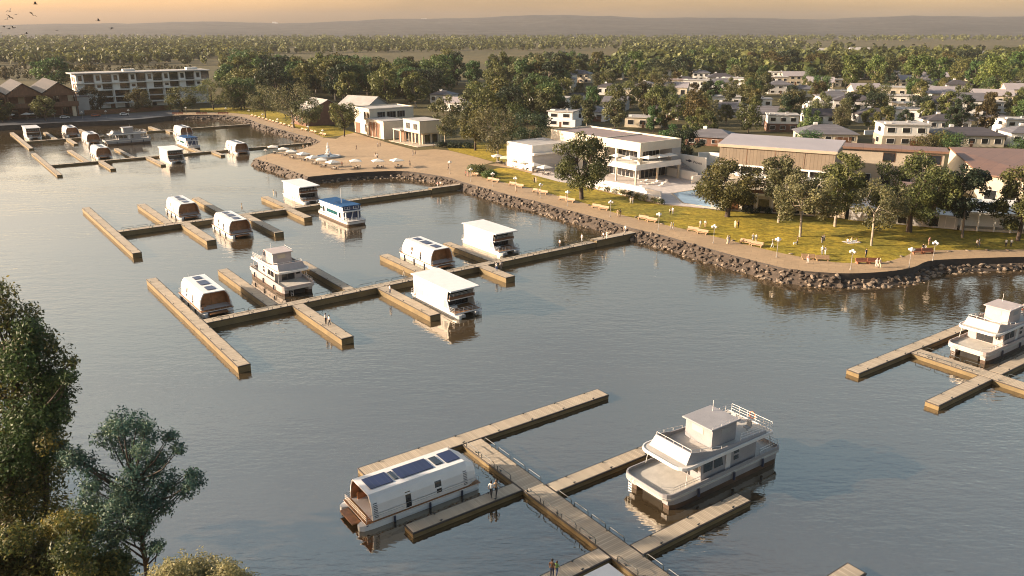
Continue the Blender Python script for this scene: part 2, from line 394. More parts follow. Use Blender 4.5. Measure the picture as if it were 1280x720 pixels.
# paved surfaces
def paving_mat(name, col, axis_rot, size):
    m, nt, out = new_mat(name)
    tc = N(nt, 'ShaderNodeTexCoord').outputs['Object']
    v = mapping(nt, tc, (1,1,1), (0,0,axis_rot))
    br = N(nt, 'ShaderNodeTexBrick'); nt.links.new(v, br.inputs['Vector']); br.inputs['Scale'].default_value = 1.0
    br.inputs['Brick Width'].default_value = size*1.6; br.inputs['Row Height'].default_value = size; br.inputs['Mortar Size'].default_value = .035
    br.inputs['Color1'].default_value = C4(col); br.inputs['Color2'].default_value = C4(tuple(x*.86 for x in col)); br.inputs['Mortar'].default_value = C4(tuple(x*.6 for x in col))
    c = mixc(nt, ramp(nt, noise(nt, tc, .08, 5), [(.35,0),(.7,1)]), br.outputs[0], tuple(x*.78 for x in col))
    c = mixc(nt, .35, c, ramp(nt, noise(nt, tc, 1.3, 4), [(.3,.55),(.7,1.1)]), 'MULTIPLY')
    b = N(nt, 'ShaderNodeBsdfPrincipled'); b.inputs['Roughness'].default_value = .8
    nt.links.new(c, b.inputs['Base Color']); nt.links.new(b.outputs[0], out.inputs[0]); return m
m_path = paving_mat('sandy_path_slabs', (.40,.285,.17), R(20), 1.6)
m_plaza = paving_mat('sandy_plaza_slabs', (.43,.305,.18), R(-36.8), 2.2)
def P(lst, z=ZL): return [at(x,y,z).to_2d() for x,y in lst]
i27, i13, i18 = 28, 13, 18
n_per = 3
def shore_part(i0, i1):  # smoothed shoreline between two of the SHORE points
    out = []
    for c0, c1 in zip(CORNERS[:-1], CORNERS[1:]):
        full = seg_smooth(c0, c1)
        a = max(i0, c0); b = min(i1, c1)
        if a <= b and a < c1: out += full[(a-c0)*n_per:(b-c0)*n_per + (1 if b == i1 else 0)]
    return out
inner = [(1420,311.5),(1280,312),(1158,313.2),(1133,319.5),(1108,327),(1072,328.4),(1041,327.5),(980,317),(921,302.5),(860,287.5),(782.5,270),(740,256.5),(697.5,245),(667.5,236),(634,229),(602.5,221)]
path_in = [Vector(p) for p in smooth_line([tuple(p) for p in P(inner)], 3)]
ZP = ZL + .004
struct(sheet('lakeside_path', shore_part(28, len(SHORE)-1) + path_in, ZP, m_path))
plaza_in = [(602.5,221),(592,216),(602,206.5),(617,202.5),(590,195),(562,188.3),(545,186.5),(520,188),(485,178.5),(443,166),(428,169.5),(420,173.5),(405,172.2)]
struct(sheet('plaza', shore_part(13, 28) + P(plaza_in), ZP, m_plaza))
struct(sheet('bay_path', shore_part(5, 13) + P([(405,172.2),(392,166.5),(377,162),(346,153),(326,147.5),(310,143.2),(283,140.6),(250,140.3),(222,141)]), ZP, m_path))
# the street behind the quay on the far left
road = struct(sheet('road', shore_part(0, 5) + P([(222,141),(225,137),(160,141.8),(80,146),(0,149.5),(-80,153),(-420,165)]), ZP, M['asphalt']))
# painted line along the street
ln = [Vector(p) for p in smooth_line([tuple(p) for p in P([(-200,160.5),(-80,156.3),(0,152.6),(80,149.2),(160,145.8),(218,141.4)])], 6)]
for i in range(0, len(ln)-1, 2):
    pass
mb = MB(); L2 = offset_line(ln, .16)
for i in range(0, len(ln)-1):
    p, q, p2, q2 = ln[i], ln[i+1], L2[i], L2[i+1]
    mb.add([(p.x,p.y,ZP+.004),(q.x,q.y,ZP+.004),(q2.x,q2.y,ZP+.004),(p2.x,p2.y,ZP+.004)], [(0,1,2,3)])
struct(mb.build('road_line', M['render']))
# lawns
struct(sheet('lawn', path_in + P([(602.5,221),(598,217.5),(622,210),(640,210.5),(690,224),(720,231.5),(760,241),(826,256),(880,261),(902,263.5),(965,267.5),(1010,271),(1056,274),(1120,279),(1196,287),(1280,292),(1420,299)]), ZP, m_lawn))
struct(sheet('lawn.001', P([(562,188),(590,194.8),(617,202.3),(662,204),(668,190),(655,180),(600,178),(555,181)]), ZP, m_lawn))
struct(sheet('lawn.002', P([(405,171.9),(392,166.2),(377,161.7),(346,152.7),(326,147.2),(310,143),(283,140.4),(250,140),(250,135),(300,134),(345,139),(372,148),(400,154),(425,160),(443,165.7),(430,168.8)]), ZP, m_lawn))
struct(sheet('sand_path', P([(640,210.3),(690,223.7),(720,231.2),(760,240.7),(826,255.7),(880,260.7),(880,250),(800,232),(700,214),(664,207),(622,204),(610,206)]), ZP+.004, m_path))
# ------------------------------------------------------------------ hills beyond the plain
def hill_top(u):   # elevation profile by bearing
    return 52 + 60*max(0, min(1, (u+.75)/.7)) + 10*math.sin(u*9+1) + 6*math.sin(u*23)
mb = MB(); nu, nd = 90, 14; vs_ = []
for j in range(nd):
    for i in range(nu):
        u = -1.05 + 2.1*i/(nu-1); D = 3300 + 4700*j/(nd-1); f = min(1, j/(nd*.62))
        z = ZL - .5 + (hill_top(u)+22*math.sin(u*14+j*.9)*(1-f))*(f**1.5) + nrng.normal()*2*f
        if j > nd*.75: z = ZL + (z-ZL)*(1-(j-nd*.75)/(nd*.25))
        vs_.append((u*D*.72, D*.95, z))
mb.add(vs_, [(j*nu+i, j*nu+i+1, (j+1)*nu+i+1, (j+1)*nu+i) for j in range(nd-1) for i in range(nu-1)])
m_hill = ground_mat('hill_scrub', (.048,.050,.050), (.075,.072,.066), (.030,.034,.034), .0012, .006, .3, s3=.02)
struct(mb.build('hills', m_hill, smooth=True))
# near bank under the foreground trees, low on the left
bank = [(-140,-120),(-9,-120),(-10,20),(-13,36),(-17,44),(-25,49),(-40,54),(-48,64),(-56,76),(-140,85)]
nb = MB()
for k, (off, z) in enumerate([(0, 1.6)]): pass
bp_ = [Vector(p) for p in smooth_line(bank, 3)]
nb.prism([(p.x,p.y) for p in bp_], -1.0, 1.6)
struct(nb.build('shore_ground', m_field))
# ------------------------------------------------------------------ air
def haze():
    m, nt, out = new_mat('evening_haze')
    v = N(nt, 'ShaderNodeVolumePrincipled'); v.inputs['Density'].default_value = HAZE_D; v.inputs['Color'].default_value = C4(HAZE_C); v.inputs['Anisotropy'].default_value = .1
    nt.links.new(v.outputs[0], out.inputs['Volume'])
    stuff(MB().box(-7600,7600,-300,8300,-2.5,175).build('haze', m))
if HAZE_D > 0: haze()

# ------------------------------------------------------------------ rip-rap along the shore
def rock_mesh(seed, mat):
    rr = random.Random(seed); bm = bmesh.new(); bmesh.ops.create_icosphere(bm, subdivisions=2, radius=1)
    ax = [Vector((rr.uniform(-1,1),rr.uniform(-1,1),rr.uniform(-1,1))).normalized() for _ in range(7)]
    for v in bm.verts:
        for a in ax:
            d = v.co.dot(a)
            if d > .55: v.co -= a*(d-.55)*.85
        v.co *= rr.uniform(.94,1.06); v.co.z *= .75
    me = bpy.data.meshes.new('rock'); bm.to_mesh(me); bm.free(); me.materials.append(mat); return me
ROCKS = [rock_mesh(i, M['rock'] if i < 6 else M['rockp']) for i in range(9)]
ROCK_LABEL = 'rough boulder lying among many like it in the rock bank below the lakeside paving'
spots = []
def bank_rocks(i0, i1, width, ztop, dens, smin, smax, pale=.15):
    line = shore_part(i0, i1)
    out1 = offset_line(line, -width*.99)
    sgn = -1
    # choose the side that lies in the water
    mid = line[len(line)//2]; o = offset_line(line, width)[len(line)//2]; i = out1[len(line)//2]
    # water side: further from the land's inside -> test by tessellated containment
    def inside(p):
        c = False; n = len(land_pts)
        for k in range(n):
            a, b = land_pts[k], land_pts[(k+1)%n]
            if (a.y > p.y) != (b.y > p.y) and p.x < (b.x-a.x)*(p.y-a.y)/(b.y-a.y)+a.x: c = not c
        return c
    sg = 1 if not inside(o) else -1
    o1 = offset_line(line, sg*.02); o2 = offset_line(line, sg*width)
    global rb
    rb.strip([(p.x,p.y,ztop) for p in o1], [(p.x,p.y,-.6) for p in o2])
    for k in range(len(line)-1):
        a, b, c, d = o1[k], o1[k+1], o2[k], o2[k+1]
        n = max(1, int(((b-a).length*width)*dens + rnd.random()))
        for _ in range(n):
            u, v = rnd.random(), rnd.random()**.9
            p = a.lerp(b,u).lerp(c.lerp(d,u), v); s = rnd.uniform(smin,smax)
            spots.append((p.x, p.y, ztop+(-.6-ztop)*v + s*.18, s, rnd.random() < pale + .45*(v>.6)*pale*3))
rb = MB()
bank_rocks(28, 42, 3.5, ZL-.3, 1.7, .22, .66, .2)
bank_rocks(42, len(SHORE)-1, 3.6, .8, 1.6, .22, .66, .45)
bank_rocks(23, 28, 2.6, 1.5, 1.3, .35, .7, .3)
bank_rocks(20, 23, 2.2, .7, 1.2, .35, .65, .5)
bank_rocks(18, 20, 2.2, 1.8, .9, .35, .65, .15)
bank_rocks(11, 15, 2.2, 1.7, .8, .35, .7, .2)
bank_rocks(5, 11, 2.6, 1.6, .55, .4, .8, .25)
stuff(rb.build('rock_bank', M['rock']))
def near_key(s):
    d = math.hypot(s[0], s[1]); return -s[3]/d
spots = [s for s in spots if s[1] > 100]
spots.sort(key=near_key)
def rock_rot(): return (rnd.uniform(-.5,.5), rnd.uniform(-.5,.5), rnd.uniform(0,6.28))
for s in spots[:295]:
    o = put('rock', ROCKS[rnd.randrange(6,9) if s[4] else rnd.randrange(0,6)], None, s[:3]); o.rotation_euler = rock_rot()
    o.scale = (s[3]*rnd.uniform(.9,1.3), s[3], s[3]*rnd.uniform(.7,1)); tag(o, ROCK_LABEL, 'boulder', 'boulders of the lakeside rock bank')
mb = MB(); base = [([v.co.copy() for v in me.vertices], [tuple(p.vertices) for p in me.polygons]) for me in (rock_mesh(21, M['rock']), rock_mesh(22, M['rock']))]
for s in spots[295:]:
    vs0, fs0 = base[rnd.randrange(2)]
    rot = Matrix.Rotation(rnd.uniform(0,6.28), 3, 'Z') @ Matrix.Rotation(rnd.uniform(-.5,.5), 3, 'X')
    mb.mat(1 if s[4] else 0); p0 = Vector(s[:3])
    mb.add([p0 + rot @ v * s[3] for v in vs0], fs0)
stuff(mb.build('rubble', [M['rock'], M['rockp']]))
# ------------------------------------------------------------------ floating docks
def hoop(x0, y0, x1, y1, z, h):
    return [(x0,y0,z),(x0,y0,z+h*.75),(x0+(x1-x0)*.06,y0+(y1-y0)*.06,z+h),(x1-(x1-x0)*.06,y1-(y1-y0)*.06,z+h),(x1,y1,z+h*.75),(x1,y1,z)]
def pier(par, name, a0, a1, b0, b1, o, ztop, along, seed=0):
    """one floating section: timber-faced float, dark edge strip, boards, mooring cleats"""
    x0, x1 = a0-o[0], a1-o[0]; y0, y1 = -(b1-o[1]), -(b0-o[1])
    f = MB().box(x0,x1,y0,y1,-.45,ztop-.12).build(name, M['float'], par)
    MB().bbox(x0-.05,x1+.05,y0-.05,y1+.05,ztop-.12,ztop,.03).build('edge_strip', M['floatdark'], f)
    MB().box(x0+.09,x1-.09,y0+.09,y1-.09,ztop-.02,ztop+.025).build('decking', M['plankx' if along=='a' else 'planky'], f)
    cl = MB(); L = (a1-a0) if along=='a' else (b1-b0); n = int(L//4.5)
    for k in range(n):
        t = (k+.5)/n
        for s in (0,1):
            if along=='a': cx, cyy = x0+(x1-x0)*t, (y0+.18 if s else y1-.18)
            else: cx, cyy = (x0+.18 if s else x1-.18), y0+(y1-y0)*t
            cl.box(cx-.05,cx+.05,cyy-.05,cyy+.05,ztop+.025,ztop+.12); cl.box(cx-(.16 if along=='a' else .04),cx+(.16 if along=='a' else .04),cyy-(.04 if along=='a' else .16),cyy+(.04 if along=='a' else .16),ztop+.12,ztop+.17)
    if n: cl.build('cleat', M['darkrail'], f)
    return f
def rails(par, o, ztop, along, fixed, s0, s1, h=.5, pitch=2.75, r=.04, mat='darkrail'):
    n = max(1, int(round(abs(s1-s0)/pitch))); st = (s1-s0)/n
    for k in range(n):
        u0 = s0+st*(k+.1); u1 = s0+st*(k+.9)
        if along=='b': p = (fixed-o[0], -(u0-o[1]), fixed-o[0], -(u1-o[1]))
        else: p = (u0-o[0], -(fixed-o[1]), u1-o[0], -(fixed-o[1]))
        MB().tube(hoop(*p, ztop, h), r, 5).build('guard_rail', M[mat], par)
def dock(label, ang, o, group=None):
    return thing('pontoon_dock', label, 'dock', W(o[0],o[1],0,ang), R(ang), group)
# near dock
o = (42.1,-48.0); A0 = 35.5; Z1 = .55
d = dock('nearest timber pontoon dock, between the white solar houseboat and the grey cruiser', A0, o)
pier(d,'walkway',40.9,43.3,-66.6,-20,o,Z1,'b')
pier(d,'finger',29.4,62.3,-68.75,-66.66,o,Z1,'a')
pier(d,'finger',28.6,40.84,-57.1,-55.5,o,Z1,'a')
pier(d,'finger',43.36,58.2,-55.0,-53.3,o,Z1,'a')
pier(d,'finger',28.4,40.84,-44.2,-42.5,o,Z1,'a')
pier(d,'finger',43.36,57.7,-42.9,-41.2,o,Z1,'a')
pier(d,'finger',43.36,56.8,-30.3,-28.6,o,Z1,'a')
for fx, s0, s1 in ((41.0,-66.3,-57.4),(43.2,-66.0,-55.3),(41.0,-55.2,-44.5),(43.2,-53.0,-43.2),(41.0,-42.2,-33),(43.2,-40.9,-31)):
    rails(d,o,Z1,'b',fx,s0,s1,.55)
# dock at the right edge
o = (112,-48); A1 = 35.2; Z2 = .65
d = dock('short timber pontoon dock in front of the pinkish cruiser by the right edge', A1, o)
pier(d,'finger',93.0,134,-54.4,-52.6,o,Z2,'a')
pier(d,'walkway',105.5,107.9,-52.54,-20,o,Z2,'b')
pier(d,'finger',92.3,105.44,-43.3,-41.6,o,Z2,'a')
pier(d,'finger',107.96,132,-43.3,-41.6,o,Z2,'a')
rails(d,o,Z2,'b',107.8,-52,-44); rails(d,o,Z2,'b',107.8,-41,-33); rails(d,o,Z2,'b',105.6,-52,-44,.4)
# two long middle docks, one design
def long_dock(label, bs, ztop, fingers, a0, a1, brk, shore_a, rlen):
    o = ((a0+a1)/2, bs)
    d = dock(label, GRID, o, 'long middle docks of the marina')
    pier(d,'walkway',a0,brk,bs-1.0,bs+1.0,o,ztop,'a')
    pier(d,'gangway',brk+.3,shore_a,bs-1.0,bs+1.0,o,ztop+.35,'a')
    for k,(fa0,fa1,fb0,fb1) in enumerate(fingers): pier(d,'finger',fa0,fa1,fb0,fb1,o,ztop,'b')
    for s in (-1,1):
        stops = sorted([(f[0],f[1]) for f in fingers if (f[2] < bs if s < 0 else f[3] > bs)])
        cur = a0+.3
        for x0, x1 in stops + [(brk,brk)]:
            if x0-cur > 3: rails(d,o,ztop,'a',bs+s*.9,cur+.4,x0-.4,.5,3.0,.035)
            cur = max(cur, x1)
    return d
bs = -120.7
long_dock('long timber pontoon dock with two white solar houseboats on its far side', bs, 1.0,
   [(29.5,31.2,-149,-100.4),(41.6,43.4,-147.2,bs-1.06),(44.9,46.8,bs+1.06,-101.3),(55.4,57.1,-143,bs-1.06),(60.3,62.2,bs+1.06,-102),(70.6,72.5,-138.2,bs-1.06),(81.7,83.7,bs+1.06,-111),(85.6,87.4,-138.5,bs-1.06)], 31.26, 111.5, 111.5, 127.5, 0)
bs = -190.4
long_dock('long timber pontoon dock next to the blue houseboat, second from the plaza', bs, 1.0,
   [(31.6,33.3,-222,-168.8),(43.6,45.5,-218,bs-1.06),(46.5,48.5,bs+1.06,-170),(57.2,59,-218,bs-1.06),(60.6,62.6,bs+1.06,-168),(72.4,74.2,-208.5,bs-1.06),(71.6,73.6,bs+1.06,-178),], 33.36, 113.6, 113.6, 126.5, 0)
# far docks
def far_dock(label, bs, ztop, fingers, a0, a1, r=False):
    o = ((a0+a1)/2, bs); d = dock(label, GRID, o)
    pier(d,'walkway',a0,a1,bs-.8,bs+.8,o,ztop,'a')
    for f in fingers: pier(d,'finger',*f,o,ztop,'b')
    return d
far_dock('narrow timber dock under the plaza tip, four white boats along it', -303.2, .6,
   [(34.6,36.1,-337,-280.5),(46.4,48.0,-338,-304.1),(50.2,51.9,-302.3,-283),(61.2,62.8,-332,-304.1),(65.4,67.0,-302.3,-282),(84,85.6,-330,-304.1),(88,89.6,-302.3,-291)], 36.16, 130.5)
far_dock('farthest dock on the left below the gabled pub, with two white boats', -374.2, .6,
   [(35.6,37.2,-411,-351),(47.4,49.0,-404,-375.1),(51.4,53.0,-373.3,-355),(61.2,62.8,-407,-375.1)], 37.26, 66)
far_dock('thin timber walkway crossing the small bay to the curved shore path', -379.6, .7,
   [(88.8,90.4,-397,-380.5),(91.6,93.2,-378.7,-371)], 84, 133.5)

# ------------------------------------------------------------------ boats.  local x = bow, y = port, z = up, z 0 = waterline
def hull_outline(L, W_, r=.9, back=.25):
    h = W_/2; x1 = L/2; x0 = -L/2
    pts = [(x0,-h+back),(x0+back,-h)]
    for k in range(5):
        t = -math.pi/2 + k*math.pi/8; pts.append((x1-r+r*math.cos(t), -h+r+r*math.sin(t)))
    for k in range(5):
        t = k*math.pi/8; pts.append((x1-r+r*math.cos(t), h-r+r*math.sin(t)))
    return pts + [(x0+back,h),(x0,h-back)]
def rail_mesh(pts, h, r=.022, step=1.1, bars=2, z=0):
    mb = MB()
    for i in range(len(pts)-1):
        p, q = Vector(pts[i]), Vector(pts[i+1]); n = max(1, round((q-p).length/step))
        for k in range(n+1):
            if k == n and i < len(pts)-2: continue
            c = p.lerp(q, k/n); mb.tube([c, c+Vector((0,0,h))], r, 5)
    for b in range(bars): mb.tube([Vector(p)+Vector((0,0,h*(b+1)/bars)) for p in pts], r, 5)
    return mb
def pontoon(mb, y, hw, x0, x1, z0, z1):
    rings = []
    for x, s, dz in ((x0,.75,.1),(x0+.3,1,0),(x1-1.3,1,0),(x1-.4,.8,.12),(x1,.35,.32)):
        rings.append([(x,y-hw*s,z0+dz+.15),(x,y-hw*s*.7,z0+dz),(x,y+hw*s*.7,z0+dz),(x,y+hw*s,z0+dz+.15),(x,y+hw*s,z1),(x,y-hw*s,z1)])
    mb.loft(rings); return mb

def solar_boat(label, group, panels):
    t = thing('solar_houseboat', label, 'houseboat', (0,0,0), 0, group)
    for s in (-1,1): pontoon(MB(), s*1.95, .55, -6.3, 6.6, -.35, .62).build('pontoon', M['white'], t)
    MB().box(-6.2,6.0,-2.44,2.44,.50,.68).build('navy_band', M['navy'], t)
    dk = MB().bbox(-6.4,6.05,-2.52,2.52,.682,.80,.03).build('deck', M['white'], t); MB().bbox(-6.42,6.07,-2.55,2.55,.802,.84,.015).build('deck_edge', M['woodtrim'], dk)
    MB().box(-6.3,5.95,-2.3,2.3,.842,.862).build('decking', M['teakx'], dk)
    MB().box(6.08,6.95,-1.38,1.38,.42,.56).build('bow_platform', M['woodtrim'], t)
    prof = [(2.38,.87),(2.43,1.3),(2.26,2.55),(1.98,3.2),(1.66,3.60)]
    def ring(x, sy=1.0, zt=0.0, th=0.0):
        pts = [(x, (y-th)*sy, .87+(z-.87)*(1-zt)-(th if z > 1 else 0)) for y, z in prof]
        return pts + [(x, -p[1], p[2]) for p in pts[::-1]]
    sh = MB(); outer = [ring(-6.25,.80,.30), ring(-5.1), ring(5.35)]; inner_ = [ring(5.35,1,0,.13), ring(3.2,1,0,.13)]
    sh.loft(outer, cap=False); n = len(outer[0])
    sh.add(outer[0], [tuple(range(n))])
    sh.add(outer[2]+inner_[0], [(i,i+1,n+i+1,n+i) for i in range(n-1)])
    sh.build('cabin_shell', M['white'], t)
    iw = MB(); iw.add(inner_[0]+inner_[1], [(i,i+1,n+i+1,n+i) for i in range(n-1)]); iw.add(inner_[1], [tuple(range(n))]); 
    ip = iw.build('veranda_lining', M['lining'], t)
    dm = MB().box(3.14,3.18,-.95,.95,.95,2.85).build('veranda_door', M['glass'], t)
    MB().box(3.10,3.20,-.04,.04,.95,2.85).build('frame', M['woodtrim'], dm)
    sf = MB().bbox(3.3,3.9,-1.9,-1.05,.87,1.3,.06); sf.bbox(3.3,4.9,-1.95,-1.75,.87,1.6,.06); sf.build('veranda_seat', M['lining'], t)
    for x0, x1, pw in panels: MB().box(x1,x0,-pw,pw,3.64,3.69).build('solar_panel', M['panel'], t)
    for x0, x1 in (((2.15,1.72),(-2.35,-3.15)) if panels[0][2] > .8 else ()): MB().bbox(x1,x0,-.8,.8,3.63,3.70,.03).build('roof_hatch', M['glass'], t)
    def hw(z):
        for (y0,z0),(y1,z1) in zip(prof[:-1], prof[1:]):
            if z0 <= z <= z1: return y0+(y1-y0)*(z-z0)/(z1-z0)
    def side(mb, x0, x1, z0, z1, s, out=.012):
        zs = [z0+(z1-z0)*k/5 for k in range(6)]
        rings = [[(x0,s*(hw(z)+out),z),(x1,s*(hw(z)+out),z),(x1,s*(hw(z)-.03),z),(x0,s*(hw(z)-.03),z)] for z in zs]; mb.loft(rings)
    for s in (-1,1):
        for x0,x1,z0,z1 in ((1.85,1.28,.98,2.75),(-1.35,-2.05,2.05,2.75),(-1.5,-2.05,1.4,1.85)):
            m_ = MB(); side(m_, x1, x0, z0, z1, s); m_.build('side_window', M['glass'], t)
        for xc in (4.95,-4.75):
            lv = MB()
            for k in range(9): side(lv, xc-.2, xc+.2, 1.15+k*.19, 1.225+k*.19, s, .02)
            lv.build('louvre', M['navy'], t)
        ln_ = MB(); side(ln_, -5.05, 5.3, 1.34, 1.37, s, .01); ln_.build('rubbing_strake', M['greywall'], t)
    rw = MB(); rw.add([(-6.27,-.9,1.2),(-6.27,.9,1.2),(-6.0,.8,2.5),(-6.0,-.8,2.5)], [(0,1,2,3)]); rw.add([(-5.85,-2.12,1.2),(-5.45,-2.3,1.2),(-5.5,-2.0,2.4)], [(0,1,2)]); rw.build('stern_window', M['glass'], t)
    rail_mesh([(5.5,-2.35,.85),(5.95,-2.35,.85),(5.95,2.35,.85),(5.5,2.35,.85)], .75, .02, .9, 3).build('bow_rail', M['steel'], t)
    rail_mesh([(-5.4,-2.4,.85),(-6.3,-2.4,.85),(-6.3,2.4,.85),(-5.4,2.4,.85)], .75, .02, 1.0, 2).build('stern_rail', M['steel'], t)
    mb = MB(); mb.tube([(-4.9,-1.0,3.6),(-4.9,-1.0,4.2)], .025); mb.build('antenna', M['steel'], t)
    for x in (-4.2,-.6,3.2):
        for s in (-1,1): MB().tube([(x,s*2.62,.05),(x,s*2.62,.12),(x,s*2.62,.62),(x,s*2.60,.70)], .11, 7).build('fender', M['navy'], t)
    for s in (-1,1): MB().box(-5.6,5.6,s*2.47-.02,s*2.47+.02,1.62,1.66).build('hand_rail', M['steel'], t)
    return t

def cruiser(label, group, HM):
    t = thing('cabin_cruiser', label, 'cruiser', (0,0,0), 0, group)
    for s in (-1,1):
        mb = MB(); rings = []
        for x, wd, dz in ((-8.2,.8,0),(-7.8,1,0),(5.6,1,0),(7.0,.85,.1),(7.6,.5,.35)):
            yc = s*2.2; hwid = .72*wd
            rings.append([(x,yc-hwid,-.9+dz),(x,yc+hwid,-.9+dz),(x,yc+hwid*1.05,.22),(x,yc-hwid*1.05,.22)])
        mb.loft(rings); mb.build('hull_float', M['antifoul'], t)
        rings = [[(x,yc_-hw_,.222),(x,yc_+hw_,.222),(x,yc_+hw_+.05,.93),(x,yc_-hw_-.05,.93)] for x, yc_, hw_ in ((-8.2,s*2.2,.62),(-7.8,s*2.2,.74),(5.8,s*2.2,.74),(7.2,s*2.2,.62),(7.8,s*2.2,.35))]
        MB().loft(rings).build('hull_topside', M[HM], t)
    MB().box(-7.9,7.2,-1.36,1.36,-.6,.9).build('tunnel_shade', M['void'], t)  # near-black block standing for the shade between the floats
    ol = hull_outline(17.0, 6.1, 1.0)
    MB().prism(ol, .932, 1.22).build('main_deck', M['greydeck'], t)
    # bulwark ring with rub rail
    def ring_wall(name, out, th, z0, z1, mat, skip=()):
        inn = []; n = len(out); c = Vector((sum(p[0] for p in out)/n, sum(p[1] for p in out)/n))
        for p in out: inn.append((p[0]*(1-th/(abs(p[0])+.01)) if abs(p[0])>1 else p[0], p[1]*(1-th/(abs(p[1])+.01))))
        mb = MB()
        for i in range(n):
            if i in skip: continue
            j = (i+1)%n; a, b, c_, d_ = out[i], out[j], inn[j], inn[i]
            mb.add([(a[0],a[1],z0),(b[0],b[1],z0),(c_[0],c_[1],z0),(d_[0],d_[1],z0),(a[0],a[1],z1),(b[0],b[1],z1),(c_[0],c_[1],z1),(d_[0],d_[1],z1)],
                   [(0,1,5,4),(1,2,6,5),(2,3,7,6),(3,0,4,7),(4,5,6,7)])
        return mb.build(name, mat, t)
    ring_wall('bulwark', ol, .12, 1.222, 1.62, M[HM])
    ol2 = [(x*1.006, y*1.015) for x, y in ol]
    ring_wall('rub_rail', ol2, .1, 1.08, 1.16, M['steel'])
    # cabin
    cb = MB().loft([[(-4.9,-2.6,1.222),(3.3,-2.6,1.222),(3.3,2.6,1.222),(-4.9,2.6,1.222)],[(-4.9,-2.55,3.5),(3.55,-2.55,3.5),(3.55,2.55,3.5),(-4.9,2.55,3.5)]]).build('cabin', M[HM], t)
    for s in (-1,1):
        y0 = s*2.585; y1 = s*2.60
        for q in ([(1.55,2.05),(2.85,2.05),(2.85,3.1),(1.75,3.1)],[(-.35,2.05),(1.25,2.05),(1.45,3.1),(.15,3.1)][:4],):
            pass
        for q in ([(1.75,2.1),(3.0,2.1),(3.05,3.15),(1.75,3.15)],[(.15,2.1),(1.5,2.1),(1.5,3.15),(.45,3.15)],[(-2.2,2.75),(-1.5,2.75),(-1.45,3.2),(-2.15,3.2)],[(-2.2,2.05),(-1.5,2.05),(-1.45,2.5),(-2.15,2.5)]):
            yy = lambda z: s*(2.6-.05*(z-1.222)/2.28+.008)
            mb = MB(); vs_ = [(x,yy(z),z) for x,z in q]+[(x,yy(z)+s*.03,z) for x,z in q]
            mb.add(vs_, [(0,1,2,3),(4,5,6,7),(0,1,5,4),(1,2,6,5),(2,3,7,6),(3,0,4,7)]); mb.build('side_window', M['glass'], t)
        dd = MB().box(-.95,-.2,s*2.59,s*2.64,1.3,3.1).build('side_door', M['offwhite'], t)
        MB().box(-.32,-.26,s*2.64,s*2.68,2.1,2.2).build('handle', M['steel'], dd)
    for y0,y1,z0,z1 in ((-.1,1.15,1.3,3.1),(-1.25,-.15,1.3,3.1),(1.5,2.2,2.1,3.05)):
        mb = MB(); xf = lambda z: 3.3+.25*(z-1.222)/2.28+.01
        mb.add([(xf(z0),y0,z0),(xf(z0),y1,z0),(xf(z1),y1,z1),(xf(z1),y0,z1),(xf(z0)+.03,y0,z0),(xf(z0)+.03,y1,z0),(xf(z1)+.03,y1,z1),(xf(z1)+.03,y0,z1)], [(0,1,2,3),(4,5,6,7),(0,1,5,4),(1,2,6,5),(2,3,7,6),(3,0,4,7)])
        mb.build('front_window', M['glass'], t)
    # upper deck
    ud = hull_outline(13.6, 5.9, 1.1, .2); ud = [(x-.3, y) for x, y in ud]
    MB().prism(ud, 3.502, 3.72).build('upper_deck', M['greydeck'], t)
    ol3 = [(-.3+(x+.3)*1.008, y*1.02) for x, y in ud]; ring_wall('roof_edge', ol3, .1, 3.45, 3.78, M['white'])
    # flybridge coaming: sloping front and flanks that sweep down aft
    fb = MB()
    for s in (-1,1):
        top = [(4.75,2.35,4.75),(3.6,2.5,4.55),(2.2,2.6,4.2),(.6,2.68,4.05),(-6.2,2.7,3.98)]; bot = [(5.5,2.5,3.72),(3.6,2.66,3.72),(2.2,2.72,3.72),(.6,2.76,3.72),(-6.2,2.76,3.72)]
        T = [(x,s*y,z) for x,y,z in top]; B = [(x,s*y,z) for x,y,z in bot]; T2 = [(x-.05,s*(y-.12),z) for x,y,z in top]; B2 = [(x-.12,s*(y-.12),z) for x,y,z in bot]
        fb.strip(T,B); fb.strip(T2,B2); fb.strip(T,T2)
    fb.add([(4.75,-2.35,4.75),(4.75,2.35,4.75),(5.5,2.5,3.72),(5.5,-2.5,3.72),(4.63,-2.3,4.75),(4.63,2.3,4.75),(5.35,2.45,3.72),(5.35,-2.45,3.72)],[(0,1,2,3),(4,5,6,7),(0,1,5,4)])
    fb.build('flybridge_coaming', M[HM], t)
    rail_mesh([(.6,2.62,4.05),(3.5,2.45,4.55),(4.68,2.3,4.75),(4.68,-2.3,4.75),(3.5,-2.45,4.55),(.6,-2.62,4.05)], .28, .025, 1.2, 1).build('flybridge_rail', M['white'], t)
    rail_mesh([(-2.2,2.65,3.98),(-7.2,2.65,3.75),(-7.2,-2.65,3.75),(-2.2,-2.65,3.98)], .85, .025, 1.1, 3).build('upper_rail', M['white'], t)
    # wheelhouse
    wh = MB().box(-2.5,1.1,-1.75,1.75,3.722,5.85).build('wheelhouse', M[HM], t)
    MB().box(1.1,1.13,-.9,.6,4.85,5.55).build('window', M['cream'], wh)
    MB().box(-1.6,-.2,-1.78,-1.75,4.9,5.5).build('window', M['greywall'], wh); MB().box(-1.6,-.2,1.75,1.78,4.9,5.5).build('window', M['greywall'], wh)
    rf = MB().bbox(-2.8,1.5,-1.98,1.98,5.852,6.0,.05).build('wheelhouse_roof', M[HM], t)
    rail_mesh([(-2.5,1.9,6.0),(1.3,1.9,6.0)], .28, .022, 1.2, 1).build('rail', M['white'], rf)
    MB().tube([(-1.9,-.9,6.0),(-1.9,-.9,7.2)], .03).build('antenna', M['white'], rf)
